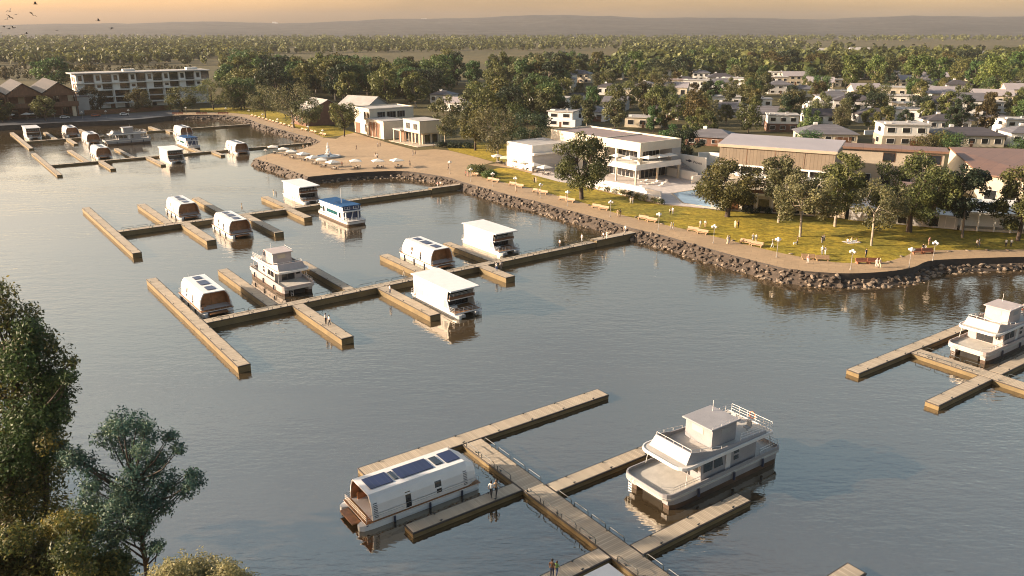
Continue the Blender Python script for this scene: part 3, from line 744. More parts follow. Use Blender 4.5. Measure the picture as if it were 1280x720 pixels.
    for x, y in ((-5.0,1.2),(-5.2,-1.0)):
        c = MB().bbox(x-.3,x+.3,y-.3,y+.3,4.02,4.16,.04); c.bbox(x-.36,x-.26,y-.3,y+.3,4.14,4.7,.03); c.box(x-.05,x+.05,y-.05,y+.05,3.72,4.02); c.build('deck_chair', M['greywall'], t)
    rail_mesh([(3.8,2.9,1.62),(7.4,2.85,1.62),(8.2,2.0,1.62)], .55, .022, 1.0, 2).build('bow_rail', M['steel'], t)
    rail_mesh([(-5.2,2.9,1.62),(-8.3,2.8,1.62),(-8.3,-2.8,1.62),(-5.2,-2.9,1.62)], .6, .022, 1.0, 2).build('stern_rail', M['steel'], t)
    for s in (-1,1):
        MB().tube([(5.6,s*2.7,1.6),(5.3,s*2.6,3.5)], .035).build('deck_post', M['white'], t); MB().tube([(-7.0,s*2.7,1.6),(-7.0,s*2.6,3.5)], .035).build('deck_post', M['white'], t)
    for x in (-5.5,-1.0,4.2):
        for s in (-1,1): MB().tube([(x,s*3.2,.25),(x,s*3.2,.35),(x,s*3.2,.95),(x,s*3.16,1.1)], .14, 7).build('fender', M['navy'], t)
    lr = MB(); lr.tube([(-7.35,.36*math.cos(a*math.pi/8),4.25+.36*math.sin(a*math.pi/8)) for a in range(17)], .07, 6); lr.build('life_ring', M['buoy'], t)
    ld = MB()
    for dy in (-.22,.22): ld.tube([(8.4,-1.6+dy,1.5),(8.75,-1.6+dy,1.1),(8.75,-1.6+dy,-.1)], .025)
    for k in range(4): ld.tube([(8.75,-1.82,.05+k*.28),(8.75,-1.38,.05+k*.28)], .02)
    ld.build('boarding_ladder', M['steel'], t)
    return t

def double_decker(label, group):
    t = thing('double_deck_houseboat', label, 'houseboat', (0,0,0), 0, group)
    for s in (-1,1): pontoon(MB(), s*1.9, .62, -6.9, 7.0, -.35, .7).build('pontoon', M['white'], t)
    MB().bbox(-7.0,6.4,-2.6,2.6,.702,.92,.05).build('main_deck', M['offwhite'], t)
    MB().box(3.0,6.3,-2.35,2.35,.922,.94).build('decking', M['teakx'], t)
    for s in (-1,1):
        q = [(-6.2,.94),(4.9,.94),(4.15,2.78),(4.45,4.6),(-6.2,4.6)]
        mb = MB(); mb.add([(x,s*2.5,z) for x,z in q]+[(x,s*2.38,z) for x,z in q], [(0,1,2,3,4),(5,6,7,8,9)]+[(i,(i+1)%5,(i+1)%5+5,i+5) for i in range(5)])
        w_ = mb.build('side_wall', M['white'], t)
        for k in range(6):
            x0 = -5.8+k*1.5
            MB().box(x0,x0+1.1,s*2.505,s*2.53,1.5,2.5).build('window', M['greywhite'], w_)
        pb = MB().box(-5.9,3.9,s*2.505,s*2.53,3.25,4.3).build('screen_panel', M['greywhite'], w_)
        mb = MB(); mb.add([(3.2,s*2.51,1.3),(4.45,s*2.51,1.3),(3.85,s*2.51,2.7),(3.2,s*2.51,2.7)], [(0,1,2,3)]); mb.build('slanted_window', M['greywall'], w_)
    MB().box(-6.2,-6.08,-2.38,2.38,.94,4.6).build('stern_wall', M['white'], t)
    MB().box(-6.05,4.75,-2.377,2.377,2.70,2.86).build('upper_floor', M['offwhite'], t)
    for z0, z1, nm in ((.96,2.68,'lower_front'),(2.88,4.58,'upper_front')):
        f = MB().box(2.6,2.68,-2.37,2.37,z0,z1).build(nm, M['glass'], t)
        mb = MB()
        for y in (-1.2,0,1.2): mb.box(2.68,2.73,y-.05,y+.05,z0,z1)
        mb.build('frame', M['darkrail'], f)
    MB().bbox(-6.6,5.7,-2.75,2.75,4.602,4.82,.06).build('flat_roof', M['white'], t)
    bl = MB().box(4.62,4.72,-2.37,2.37,2.862,3.35).build('balcony_front', M['brownwall'], t)
    rail_mesh([(4.66,-2.35,3.35),(4.66,2.35,3.35)], .5, .025, .8, 2).build('balcony_rail', M['white'], t)
    rail_mesh([(4.9,-2.5,.92),(6.3,-2.5,.92),(6.3,2.5,.92),(4.9,2.5,.92)], .85, .025, .9, 3).build('bow_rail', M['steel'], t)
    rail_mesh([(-6.3,-2.5,.92),(-6.95,-2.5,.92),(-6.95,2.5,.92),(-6.3,2.5,.92)], .85, .025, .9, 2).build('stern_rail', M['steel'], t)
    MB().bbox(3.4,4.2,-1.9,-.6,.94,1.4,.06).build('deck_sofa', M['offwhite'], t)
    for y in (-1.3,1.3): MB().bbox(6.45,7.05,y-.35,y+.35,.2,.75,.1).build('bow_float', M['greywall'], t)
    return t

def blue_boat(label, group):
    t = thing('blue_roof_houseboat', label, 'houseboat', (0,0,0), 0, group)
    MB().prism(hull_outline(16.5,5.0,1.0), .45, 1.15).build('hull', M['offwhite'], t)
    MB().prism([(x*.985,y*.96) for x,y in hull_outline(16.5,5.0,1.0)], -.4, .448).build('hull_bottom', M['antifoul'], t)
    MB().prism([(x*1.004,y*1.015) for x,y in hull_outline(16.5,5.0,1.0)], 1.0, 1.1).build('rub_rail', M['navy'], t)
    cb = MB().box(-7.3,5.6,-2.2,2.2,1.152,3.0).build('cabin', M['white'], t)
    fw = MB().box(5.6,5.66,-2.18,2.18,1.16,2.98).build('front_wall', M['bluewall'], t)
    for s in (-1,1):
        MB().box(-3.6,2.2,s*2.2,s*2.23,1.65,2.45).build('teal_window', M['glassteal'], t)
        for x in (-5.3,3.6): MB().box(x-.45,x+.45,s*2.2,s*2.23,1.3,2.55).build('side_door', M['glass'], t)
        MB().box(-7.2,-6.0,s*2.2,s*2.23,1.75,2.3).build('teal_window', M['glassteal'], t)
    MB().bbox(-7.9,6.5,-2.4,2.4,3.002,3.16,.04).build('roof_deck', M['white'], t)
    for s in (-1,1):
        q = [(-7.6,3.16),(5.6,3.16),(5.6,3.95),(-7.6,3.72)]
        mb = MB(); mb.add([(x,s*2.3,z) for x,z in q]+[(x,s*2.2,z) for x,z in q], [(0,1,2,3),(4,5,6,7)]+[(i,(i+1)%4,(i+1)%4+4,i+4) for i in range(4)]); mb.build('upper_side', M['white'], t)
    MB().box(5.5,5.6,-2.2,2.2,3.162,4.34).build('upper_front', M['bluewall'], t)
    for y in (-1.1,1.1):
        mb = MB()
        for y0,y1,z0,z1 in ((y-.7,y+.7,3.4,3.5),(y-.7,y+.7,4.05,4.15),(y-.7,y-.6,3.5,4.05),(y+.6,y+.7,3.5,4.05),(y-.05,y+.05,3.5,4.05)): mb.box(5.6,5.66,y0,y1,z0,z1)
        mb.build('window_frame', M['white'], t)
    MB().loft([[(1.0,-2.36,3.97),(5.7,-2.36,4.10),(5.7,2.36,4.10),(1.0,2.36,3.97)],[(1.0,-2.36,4.16),(5.7,-2.36,4.34),(5.7,2.36,4.34),(1.0,2.36,4.16)]]).build('blue_roof', M['bluepaint'], t)
    MB().loft([[(-7.8,-2.36,3.76),(.9,-2.36,3.90),(.9,2.36,3.90),(-7.8,2.36,3.76)],[(-7.8,-2.36,3.88),(.9,-2.36,4.04),(.9,2.36,4.04),(-7.8,2.36,3.88)]]).build('blue_roof', M['bluepaint'], t)
    rail_mesh([(.95,-2.1,4.1),(.95,2.1,4.1)], .5, .03, .45, 2).build('roof_rail', M['bluewall'], t)
    MB().tube([(.2,0,3.9),(.2,0,7.6)], .09, 6, .05).build('mast', M['white'], t)
    MB().tube([(7.0,-.9,1.2),(5.7,.3,3.0)], .12, 6).build('stair', M['offwhite'], t)
    MB().box(6.0,6.25,1.2,1.45,1.15,3.0).build('deck_post', M['white'], t); MB().box(6.0,6.25,-1.9,-1.75,1.15,3.0).build('deck_post', M['white'], t)
    rail_mesh([(5.8,-2.2,1.15),(7.9,-2.0,1.15),(7.9,2.0,1.15),(5.8,2.2,1.15)], .7, .025, 1, 2).build('bow_rail', M['white'], t)
    return t

GS, GC, GD, GB = 'white solar houseboats', 'cabin cruisers', 'white double deck houseboats', 'blue roofed houseboats'
HB = R(GRID-90)          # bow along +B
sb = solar_boat('white houseboat with blue solar panels moored at the nearest dock', GS, ((4.75,2.35,1.0),(1.55,-2.0,1.0),(-3.45,-5.0,1.0))); sb.location = W(31.7,-61.4,0,35.5); sb.rotation_euler.z = R(35.5+180); sb.scale = (1,1,.88)
cb_ = cruiser('grey white cruiser with flybridge and wheelhouse moored alone at the nearest dock', GC, 'hullgrey_shaded'); cb_.location = W(58.3,-47.8,.35,35.5); cb_.rotation_euler.z = R(35.5+180)
cp_ = cruiser('pinkish white cruiser cut off by the right edge of the picture', GC, 'hullpink'); cp_.location = W(118.9,-47.6,.35,35.2); cp_.rotation_euler.z = R(35.2+180); cp_.scale = (1.0,.92,1.0)
dup(cp_, W(49.2,-134.9,.35), HB, 'white cruiser in the middle dock, bow towards us beside the front left solar houseboat', GC, .97)
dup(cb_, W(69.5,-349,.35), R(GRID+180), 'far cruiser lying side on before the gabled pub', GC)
sb2 = None
for a, b, lb in ((34.7,-131.6,'solar houseboat at the left end of the middle dock, next to the longest finger'),(77.8,-132.0,'solar houseboat in the middle dock, between two white double deck boats'),
    (51.0,-203.9,'solar houseboat on the far side of the second dock, left of the blue houseboat'),(54.9,-178.9,'solar houseboat on the near side of the second dock, left of the blue houseboat'),
    (97.0,-300.2,'solar houseboat alone by the lake tip of the plaza'),(95.0,-363.0,'solar houseboat close behind the far blue houseboat'),
    (54.2,-318.2,'front one of three solar houseboats in a row by the far side-on cruiser'),(59.0,-362.4,'middle one of three solar houseboats in a row by the far side-on cruiser'),(56.2,-391.6,'rearmost solar houseboat, beside the far double deck boat')):
    if sb2 is None: sb2 = solar_boat(lb, GS, ((4.2,2.2,.66),(1.0,-1.5,.72),(-2.6,-4.3,.6))); sb2.location = W(a,b); sb2.rotation_euler.z = HB; sb2.scale = (1.03,)*3
    else: dup(sb2, W(a,b), HB, lb, GS, 1.03)
db = double_decker('white double deck boat on the near side of the middle dock, roof towards us', GD); db.location = W(66.6,-107.2); db.rotation_euler.z = HB; db.scale = (1.02,1.02,.92)
for a, b, lb in ((93.8,-132.8,'white double deck boat at the right end of the middle dock'),(81.8,-203.4,'white double deck boat on the second dock, behind the blue houseboat'),
    (71.9,-292.2,'white double deck boat below the far blue houseboat, left of the plaza tip'),(42.0,-392.2,'leftmost boat, a white double deck houseboat before the gabled pub')):
    dup(db, W(a,b), HB, lb, GD, (1.02,1.02,.92))
dup(db, W(30.2,-34.9,0,35.5), R(35.5), 'white boat roof cut off by the bottom edge at the nearest dock', GD, (1,1,1.08))
bb = blue_boat('blue roofed houseboat with white mast moored in the second dock', GB); bb.location = W(80.2,-175.6); bb.rotation_euler.z = HB
dup(bb, W(86.4,-324.5), HB, 'small far blue roofed houseboat left of the plaza', GB, .95)
# ------------------------------------------------------------------ people
def skin_body(name, joints, edges, radii, sub=2):
    me = bpy.data.meshes.new(name); me.from_pydata(joints, edges, []); o = bpy.data.objects.new(name, me); COL.objects.link(o)
    sk = o.modifiers.new('skin', 'SKIN'); sk.use_smooth_shade = True
    if not me.skin_vertices: 
        bm = bmesh.new(); bm.from_mesh(me); bm.verts.layers.skin.verify(); bm.to_mesh(me); bm.free()
    for i, r in enumerate(radii):
        me.skin_vertices[0].data[i].radius = r if hasattr(r,'__len__') else (r,r)
    me.skin_vertices[0].data[0].use_root = True
    ss = o.modifiers.new('sub', 'SUBSURF'); ss.levels = sub; ss.render_levels = sub
    dg = bpy.context.evaluated_depsgraph_get(); ev = o.evaluated_get(dg)
    out = bpy.data.meshes.new_from_object(ev); out.name = name
    bpy.data.objects.remove(o); bpy.data.meshes.remove(me)
    return out
def figure(pose):
    J = [(0,0,.98),(0,0,1.12),(0,.01,1.30),(0,.01,1.43),(0,0,1.50),(0,-.02,1.60),(0,-.02,1.72)]   # pelvis .. crown ; front is -y
    Rr = [(.155,.115),(.135,.10),(.16,.11),(.12,.085),(.055,.06),(.085,.10),(.06,.075)]
    E = [(0,1),(1,2),(2,3),(3,4),(4,5),(5,6)]
    def add(pts, rs, root):
        prev = root
        for p, r in zip(pts, rs):
            J.append(p); Rr.append(r); E.append((prev, len(J)-1)); prev = len(J)-1
    # nose, so the head has a front
    for s in (-1,1):
        if pose == 'walk': leg = [(s*.09,0,.90),(s*.10,-.13*s-.03,.50),(s*.10,-.20*s+.05,.09),(s*.10,-.20*s-.10,.04)]
        elif pose == 'sit': leg = [(s*.09,-.06,.93),(s*.12,-.46,.92),(s*.12,-.46,.52),(s*.12,-.60,.47)]
        elif pose == 'ground': leg = [(s*.10,-.08,.95),(s*.22,-.42,1.08),(s*.14,-.72,.88),(s*.14,-.84,.87)]
        else: leg = [(s*.09,0,.90),(s*.10,-.01,.50),(s*.10,.02,.09),(s*.11,-.11,.04)]
        add(leg, [(.10,.105),(.068,.072),(.045,.048),(.04,.032)], 0)
        if pose == 'walk': arm = [(s*.21,.01,1.39),(s*.26,.08*s+.02,1.13),(s*.25,.16*s-.08,.90),(s*.25,.18*s-.12,.81)]
        elif pose == 'sit': arm = [(s*.21,.01,1.39),(s*.26,-.05,1.14),(s*.18,-.27,1.05),(s*.14,-.35,1.04)]
        elif pose == 'phone' and s == 1: arm = [(s*.21,.01,1.39),(s*.25,-.02,1.13),(s*.14,-.25,1.22),(s*.10,-.31,1.27)]
        elif pose == 'ground': arm = [(s*.21,.01,1.39),(s*.28,.12,1.16),(s*.28,.24,.94),(s*.28,.27,.87)]
        else: arm = [(s*.21,.01,1.39),(s*.25,.02,1.12),(s*.25,-.04,.87),(s*.25,-.06,.78)]
        add(arm, [.062,.047,.036,.034], 3)
    me = skin_body('person', J, E, Rr, 1)
    dz = {'sit':-.49+.02, 'ground':-.84}.get(pose, 0)
    for k in range(4): me.materials.append(M['offwhite'])
    legs = {'sit','ground'}
    for p in me.polygons:
        c = p.center; ax = abs(c.x)
        if c.z > 1.49: k = 0
        elif ax > .17 and c.z > .70 and c.z < 1.5 and (pose not in legs or c.z > 1.0 or c.y > .1):
            k = 1 if c.z > 1.18 else 0
        elif c.z > 1.0 and not (pose in legs and c.y < -.15): k = 1
        elif (c.z < .10 and pose not in legs) or (pose == 'sit' and c.z < .55 and c.y < -.48) or (pose == 'ground' and c.y < -.74): k = 3
        else: k = 2
        if pose in legs and ax < .24 and c.y < -.15 and c.z < 1.0: k = 3 if k == 3 else 2
        p.material_index = k; p.use_smooth = True
    # face: nose and ears pulled out of the head itself
    for v in me.vertices:
        c = v.co
        if c.z > 1.52:
            if abs(c.x) < .02 and c.y < -.08 and 1.57 < c.z < 1.64: c.y -= .022
    for v in me.vertices: v.co.z += dz
    return me, dz
def hair_mesh(long_):
    mb = MB(); rings = []
    for z, r, off in ((1.545 if long_ else 1.60,.098,.035),(1.64,.110,.018),(1.70,.106,.0),(1.755,.080,-.005),(1.785,.03,-.01)):
        rings.append([(r*.92*math.cos(2*math.pi*k/10), off-.01+r*1.05*math.sin(2*math.pi*k/10), z) for k in range(10)])
    mb.loft(rings); return mb.mesh('hair', M['void'], True)
FIG = {p: figure(p) for p in ('stand','walk','sit','phone','ground')}
HAIR = {False: hair_mesh(False), True: hair_mesh(True)}
def paint(n, c): 
    k = 'paint_'+n
    if k not in M: M[k] = surf(k, c, .8, .1, 3)
    return M[k]
CL = {'white':(.75,.73,.70),'black':(.025,.025,.03),'navy':(.03,.045,.10),'tan':(.42,.30,.19),'brown':(.16,.085,.045),'green':(.25,.42,.12),'blue':(.07,.13,.30),'grey':(.25,.25,.26),'red':(.40,.07,.05),'pink':(.60,.33,.30),'cream':(.62,.55,.42),'teal':(.06,.22,.24),'sky':(.35,.47,.60)}
SKINC = [(.55,.34,.24),(.42,.25,.17),(.60,.40,.30)]
HAIRC = {'dark':(.03,.02,.015),'brown':(.12,.06,.03),'fair':(.45,.32,.16),'grey':(.45,.44,.42)}
def person(loc, facing, top, legs, label, pose='stand', hair='dark', long_=False, size=1.0, group=None):
    me, dz = FIG[pose]
    o = put('person', me, None, loc, R(facing)); o.scale = (size,)*3
    for i, mt in enumerate((paint('skin%d'%rnd.randrange(3), SKINC[rnd.randrange(3)]), paint(top, CL[top]), paint(legs, CL[legs]), paint('black', CL['black']))):
        o.material_slots[i].link = 'OBJECT'; o.material_slots[i].material = mt
    h = put('hair', HAIR[long_], o, (0,0,dz)); h.material_slots[0].link = 'OBJECT'; h.material_slots[0].material = paint('hair_'+hair, HAIRC[hair])
    return tag(o, label, 'person', group)
G1, G2 = .58, .675
# facing: 0 = towards -y (towards the camera)
person(at(614,621,G1), 160, 'white','black','person in a white top and black trousers seen from behind on the nearest dock','walk','dark',True)
person(at(620.3,620,G1), 150, 'tan','black','person in a tan jacket walking beside the one in white on the nearest dock','walk','brown')
person(at(690,722,G1), 150, 'brown','navy','person in a brown jacket at the bottom edge on the nearest dock','stand','dark',False,1.03)
person(at(695.8,720,G1), 140, 'green','blue','young person in a green top and blue jeans at the bottom edge of the picture','walk','brown',True,.84)
ZM = 1.03
PPL = [ # px, py, z, facing, top, legs, pose, hair, label
 (407.5,405,ZM,60,'white','black','stand','dark','left one of two people in white shirts at the tip of the middle finger dock'),
 (412,407,ZM,-60,'white','black','walk','brown','right one of two people in white shirts at the tip of the middle finger dock'),
 (487.6,367.5,ZM,120,'white','navy','walk','dark','person in white on the dock left of the near double deck boat'),
 (505,346,ZM,80,'tan','cream','walk','fair','person in tan on the dock behind the near double deck boat'),
 (620.8,339,ZM,180,'white','blue','stand','dark','person in white and blue on the short finger of the middle dock'),
 (626.2,337,ZM,170,'grey','black','stand','dark','person in grey next to the one in white and blue on the middle dock'),
 (342.3,246,ZM,120,'cream','cream','stand','fair','person in cream on the finger beside the second dock double deck boat'),
 (345.5,247,ZM,-100,'black','grey','stand','dark','person in black on the finger beside the second dock double deck boat'),
 (302.6,263.5,ZM,100,'cream','tan','walk','fair','person in cream walking on the second dock behind the solar houseboat'),
 (699.7,309,ZM,-60,'white','brown','walk','dark','first person in white walking along the middle dock towards the shore'),
 (727.3,301.7,ZM,-60,'white','white','walk','fair','person all in white on the middle dock near the gap'),
 (754,299.5,1.38,-70,'white','black','walk','dark','person in white shirt and black trousers near the gangway of the middle dock'),
 (758.6,298.5,1.38,-60,'cream','white','walk','fair','person in cream beside the one in black trousers near the gangway'),
 (781.5,291.5,1.38,-50,'white','grey','walk','grey','person in white close to the shore end of the middle dock gangway'),
 (547,234.5,1.38,-60,'pink','white','walk','fair','left one of a pair on the gangway of the second dock'),
 (550.6,234,1.38,-60,'white','tan','walk','brown','right one of a pair on the gangway of the second dock'),
 (560.6,212.5,ZP,90,'brown','black','walk','dark','person in brown by the first lamp at the plaza edge'),
 (582,220.5,ZP,100,'red','black','stand','dark','person in red by the shrubs at the end of the lakeside path'),
 (585,221,ZP,60,'pink','pink','stand','fair','person in pink by the shrubs at the end of the lakeside path'),
 (668,229,ZP,20,'brown','navy','stand','dark','person in brown on the lawn before the white square building'),
 (670,228.5,ZP,-30,'cream','cream','stand','fair','person in cream on the lawn before the white square building'),
 (672.5,244.6,ZP,80,'navy','black','walk','dark','person in navy walking past the third bench pair of the lakeside path'),
 (645,241,ZP,60,'cream','tan','walk','fair','person in cream walking past the second lamp of the lakeside path'),
 (707.5,251,ZP,70,'pink','cream','walk','fair','person in pink by the bench opposite the lone round tree'),
 (772,271,ZP,120,'tan','tan','walk','brown','person in tan walking on the path near the gangway'),
 (775,271,ZP,120,'black','brown','walk','dark','person in black walking on the path near the gangway'),
 (788,254.5,ZP,-30,'white','cream','stand','fair','left person in white on the lawn by the pool terrace'),
 (791,255,ZP,30,'cream','grey','stand','brown','right person in cream on the lawn by the pool terrace'),
 (838.7,287.8,ZP,60,'white','grey','walk','grey','person in white and grey walking where the gangway meets the path'),
 (841.3,287.5,ZP,60,'sky','white','walk','fair','person in pale blue walking where the gangway meets the path'),
 (837.5,268.7,ZP,40,'white','black','stand','dark','left one of two white tops on the lawn behind the fifth lamp'),
 (840.8,268,ZP,-40,'white','grey','stand','fair','right one of two white tops on the lawn behind the fifth lamp'),
 (875.4,284.8,ZP,0,'white','cream','stand','dark','person in white standing behind the bench in the middle of the path'),
 (881.2,284.2,ZP,-20,'white','tan','stand','fair','person in white and tan standing behind the bench in the middle of the path'),
 (909,305.3,ZP,100,'grey','cream','walk','grey','person in grey walking on the path right of the middle benches'),
 (911.4,304.5,ZP,100,'black','navy','walk','dark','person in black walking on the path right of the middle benches'),
 (918.7,285,ZP,-40,'cream','cream','stand','fair','person in cream on the lawn below the wide left tree'),
 (922.6,285,ZP,40,'brown','black','stand','dark','person in brown on the lawn below the wide left tree'),
 (940.8,302.3,ZP,10,'white','white','stand','fair','left of two people in white behind the bench by the thin tree'),
 (944.8,302.5,ZP,-10,'white','cream','stand','brown','right of two people in white behind the bench by the thin tree'),
 (965.2,310,ZP,50,'grey','white','walk','grey','person in grey on the grass edge below the sparse thin gum'),
 (1009.5,329.3,ZP,-10,'pink','white','stand','fair','person in pink standing in front of the tan bench pair'),
 (1027.2,318.6,ZP,170,'white','grey','stand','grey','person in white just behind the tan bench pair on the right'),
 (1030.8,318.7,ZP,150,'grey','white','stand','dark','person in grey just behind the tan bench pair on the right'),
 (1027.3,304,ZP,10,'black','grey','stand','dark','person in black standing on the open lawn'),
 (1029.3,303.6,ZP,-10,'grey','black','stand','brown','person in grey standing with the one in black on the open lawn'),
 (996.4,305.7,ZP,60,'brown','black','stand','dark','person in brown with the white dog on the lawn'),
 (1082,321.8,ZP,30,'navy','black','stand','dark','person in navy on the grass behind the red bench'),
 (1095.3,334,ZP,-15,'white','white','walk','grey','person in white walking before the first red bench'),
 (1099.2,334.7,ZP,15,'cream','cream','walk','fair','person in cream walking before the first red bench'),
 (1152.8,315.8,ZP,20,'black','white','stand','dark','person in black and white in front of the second red bench'),
 (1155.6,315.8,ZP,-20,'white','cream','stand','fair','person in white in front of the second red bench'),
 (1161,306.6,ZP,20,'pink','tan','stand','brown','person in pink on the grass behind the second red bench'),
 (1220,309.6,ZP,60,'white','black','walk','dark','person in white shirt walking on the shaded lawn near the path stones'),
 (1222.9,309,ZP,60,'grey','grey','walk','brown','person in grey walking on the shaded lawn near the path stones'),
 (1256.8,308.8,ZP,180,'white','black','stand','dark','left of two people in white on the grass at the right edge'),
 (1263.2,308.8,ZP,170,'white','black','stand','fair','right of two people in white on the grass at the right edge'),
 (445.6,187.8,ZP,70,'black','black','walk','dark','person all in black alone on the plaza right of the water jet'),
 (472.5,183.8,ZP,120,'grey','black','walk','dark','left of two people in dark clothes before the limestone hall'),
 (475.2,183.2,ZP,120,'black','black','walk','dark','right of two people in dark clothes before the limestone hall'),
 (469.3,196.5,ZP,20,'tan','white','walk','brown','person in tan in the middle of the plaza'),
 (472,198.3,ZP,0,'white','black','walk','dark','person in white and black in the middle of the plaza'),
 (516.4,194.6,ZP,100,'black','grey','walk','dark','left of two dark figures on the plaza before the annex'),
 (519.2,193.8,ZP,100,'brown','black','walk','dark','right of two dark figures on the plaza before the annex'),
 (512.5,207.2,ZP,70,'navy','black','walk','dark','person in navy right of the last plaza parasol'),
 (427.7,208.9,ZP,30,'red','brown','stand','dark','person in red between two plaza parasols'),
 (379.4,186.3,ZP,60,'cream','tan','stand','fair','left of two people at the plaza bank by the thin walkway'),
 (384.5,186.6,ZP,0,'white','cream','stand','fair','right of two people at the plaza bank by the thin walkway'),
 (386.5,198,ZP,40,'black','black','stand','dark','person in black beside the fourth plaza parasol'),
 (542,186,ZP,80,'brown','black','walk','dark','person in brown at the corner of the annex by the hedge'),
]
for px,py,z,fc,tp,lg,ps,hr,lb in PPL: person(at(px,py,z), fc, tp, lg, lb, ps, hr, rnd.random()<.4, rnd.uniform(.96,1.06))
# picnic
p0 = at(1064.5,302.5,ZP)
tag(MB().bbox(-1.6,1.6,-1.0,1.0,.0,.02,.005).build('picnic_blanket', M['white'], None, False, p0, .3), 'white picnic blanket spread on the lawn under the sparse pale tree', 'blanket')
for k,(dx,dy,tp) in enumerate(((-.9,-.2,'white'),(.1,.3,'cream'),(.9,-.3,'grey'))):
    person(p0+Vector((dx,dy,.02)), (-50,0,60)[k], tp, 'white', ('left','middle','right')[k]+' one of three people sitting on the white picnic blanket', 'ground', ('dark','fair','brown')[k])
# dog
def dog(loc, rz):
    J = [(0,0,.42),(.25,0,.44),(.34,0,.55),(.46,0,.60),(-.25,0,.43),(-.42,0,.58)]; E = [(0,1),(1,2),(2,3),(0,4),(4,5)]; Q = [.11,.12,.07,.055,.09,.02]
    def leg(root, pts):
        pr = root
        for p, r in zip(pts, (.055,.035,.025)): J.append(p); Q.append(r); E.append((pr,len(J)-1)); pr = len(J)-1
    for s in (-1,1):
        leg(1,[(.25,s*.08,.30),(.24,s*.08,.15),(.27,s*.08,.02)]); leg(4,[(-.23,s*.08,.32),(-.33,s*.08,.17),(-.28,s*.08,.02)])
    me = skin_body('dog', J, E, Q, 1); me.materials.append(M['white'])
    return tag(put('dog', me, None, loc, rz), 'white dog standing on the lawn beside a person in brown', 'dog')
dog(at(993.6,306,ZP), .2)

# ------------------------------------------------------------------ lamps, benches, parasols
def lamp():
    t = thing('lamp_post', 'x', 'lamp post')
    MB().lathe([(.14,0),(.14,.25),(.06,.35),(.05,3.2),(.04,3.25)], 8).build('post', M['pole'], t)
    ar = MB()
    for k in range(3):
        a = k*2*math.pi/3+.5; ar.tube([(0,0,3.1),(.25*math.cos(a),.25*math.sin(a),3.05),(.42*math.cos(a),.42*math.sin(a),3.25)], .03, 5)
    ar.build('arm', M['pole'], t)
    for k in range(3):
        a = k*2*math.pi/3+.5; MB().ball((.42*math.cos(a),.42*math.sin(a),3.47), .25, 10).build('globe', M['globe'], t, True)
    MB().ball((0,0,3.72), .25, 10).build('globe', M['globe'], t, True)
    return t
LAMPS = [(562.5,217.3,'by the plaza edge where the lakeside path begins'),(588.5,227,'by the clipped shrubs at the corner of the lakeside path'),(616,233,'beside the first long tan bench of the lakeside path'),
 (644.4,239,'beside the second tan bench pair of the lakeside path'),(675.6,247.7,'beside the third tan bench pair, before the white square building'),(709.4,257.7,'left of the lone round tree, on the lakeside path'),
 (762.7,271.2,'right of the lone round tree, with a bench pair at its left'),(823,287.7,'where the middle dock gangway meets the lakeside path'),(891.6,304,'right of the bench pair below the wide left tree'),
 (970.6,321.5,'left of the tan bench pair on the right of the lawn'),(1063,337.5,'left of the first red bench on the curving path'),(1136,335,'right of the first red bench at the bend of the quay'),(1165.8,326,'right of the second red bench at the bend of the quay'),
 (312,146.3,'leftmost on the curved bay path, above the thin walkway end'),(329,151.5,'second on the curved bay path from the thin walkway end'),(347.7,158,'third on the curved bay path from the thin walkway end'),
 (366,163.5,'fourth on the curved bay path from the thin walkway end'),(385.8,168,'fifth on the curved bay path from the thin walkway end'),(404,173,'last on the curved bay path, at the plaza corner'),
 (333,199.5,'alone on the lake tip of the plaza'),(69,150.2,'before the right gable of the brown pub'),(103.5,148.5,'between the brown pub and the apartment hedge'),(133,147.2,'before the left part of the apartment hedge'),
 (161.5,145.8,'before the middle of the apartment hedge'),(233,142.6,'before the round tree at the right end of the street'),(283,143.3,'at the far end of the bay path by the red benches')]
lp = lamp()
for i,(x,y,lb) in enumerate(LAMPS):
    loc = at(x,y,ZP); lb = 'white globe lamp ' + lb
    if i == 0: lp.location = loc; lp['label'] = lb; lp['group'] = 'globe lamp posts'
    else: dup(lp, loc, rnd.uniform(0,6.28), lb, 'globe lamp posts', .9 if y < 200 else 1.0)
def bench(mat):
    t = thing('bench', 'x', 'bench')
    MB().bbox(-1.25,1.25,-.32,.32,.36,.50,.03).build('seat', M[mat], t)
    mb = MB(); mb.loft([[(-1.25,.22,.50),(1.25,.22,.50),(1.25,.36,.50),(-1.25,.36,.50)],[(-1.25,.34,1.0),(1.25,.34,1.0),(1.25,.46,1.0),(-1.25,.46,1.0)]]); mb.build('backrest', M[mat], t)
    for x in (-.95,.95): MB().bbox(x-.1,x+.1,-.27,.27,0,.36,.01).build('leg', M[mat], t)
    return t
b1 = bench('benchwood'); b2 = bench('benchred')
used = {}
def place_bench(proto, px, py, ang, label, grp):
    loc = at(px,py,ZP)
    if proto.name not in used: used[proto.name] = 1; proto.location = loc; proto.rotation_euler.z = R(ang); proto['label'] = label; proto['group'] = grp
    else: dup(proto, loc, R(ang), label, grp)
TB = [(613,226.3,'at the start of the path'),(619,227.6,'at the start of the path'),(640.5,232,'by the second lamp'),(649,234.5,'by the second lamp'),(670.5,240.6,'by the third lamp'),(679,242.6,'by the third lamp'),
 (703.5,250.3,'left of the lone round tree'),(712.5,252.7,'left of the lone round tree'),(745,260.3,'right of the lone round tree'),(754.8,262.5,'right of the lone round tree'),(803.5,274.8,'before the pool terrace'),(814.5,277.6,'before the pool terrace'),
 (865.5,289.5,'below the wide left tree'),(877.6,292.7,'below the wide left tree'),(931.5,305,'below the thin tree'),(945.6,308.3,'below the thin tree'),(1010,324.3,'right of the tenth lamp'),(1028,326,'right of the tenth lamp')]
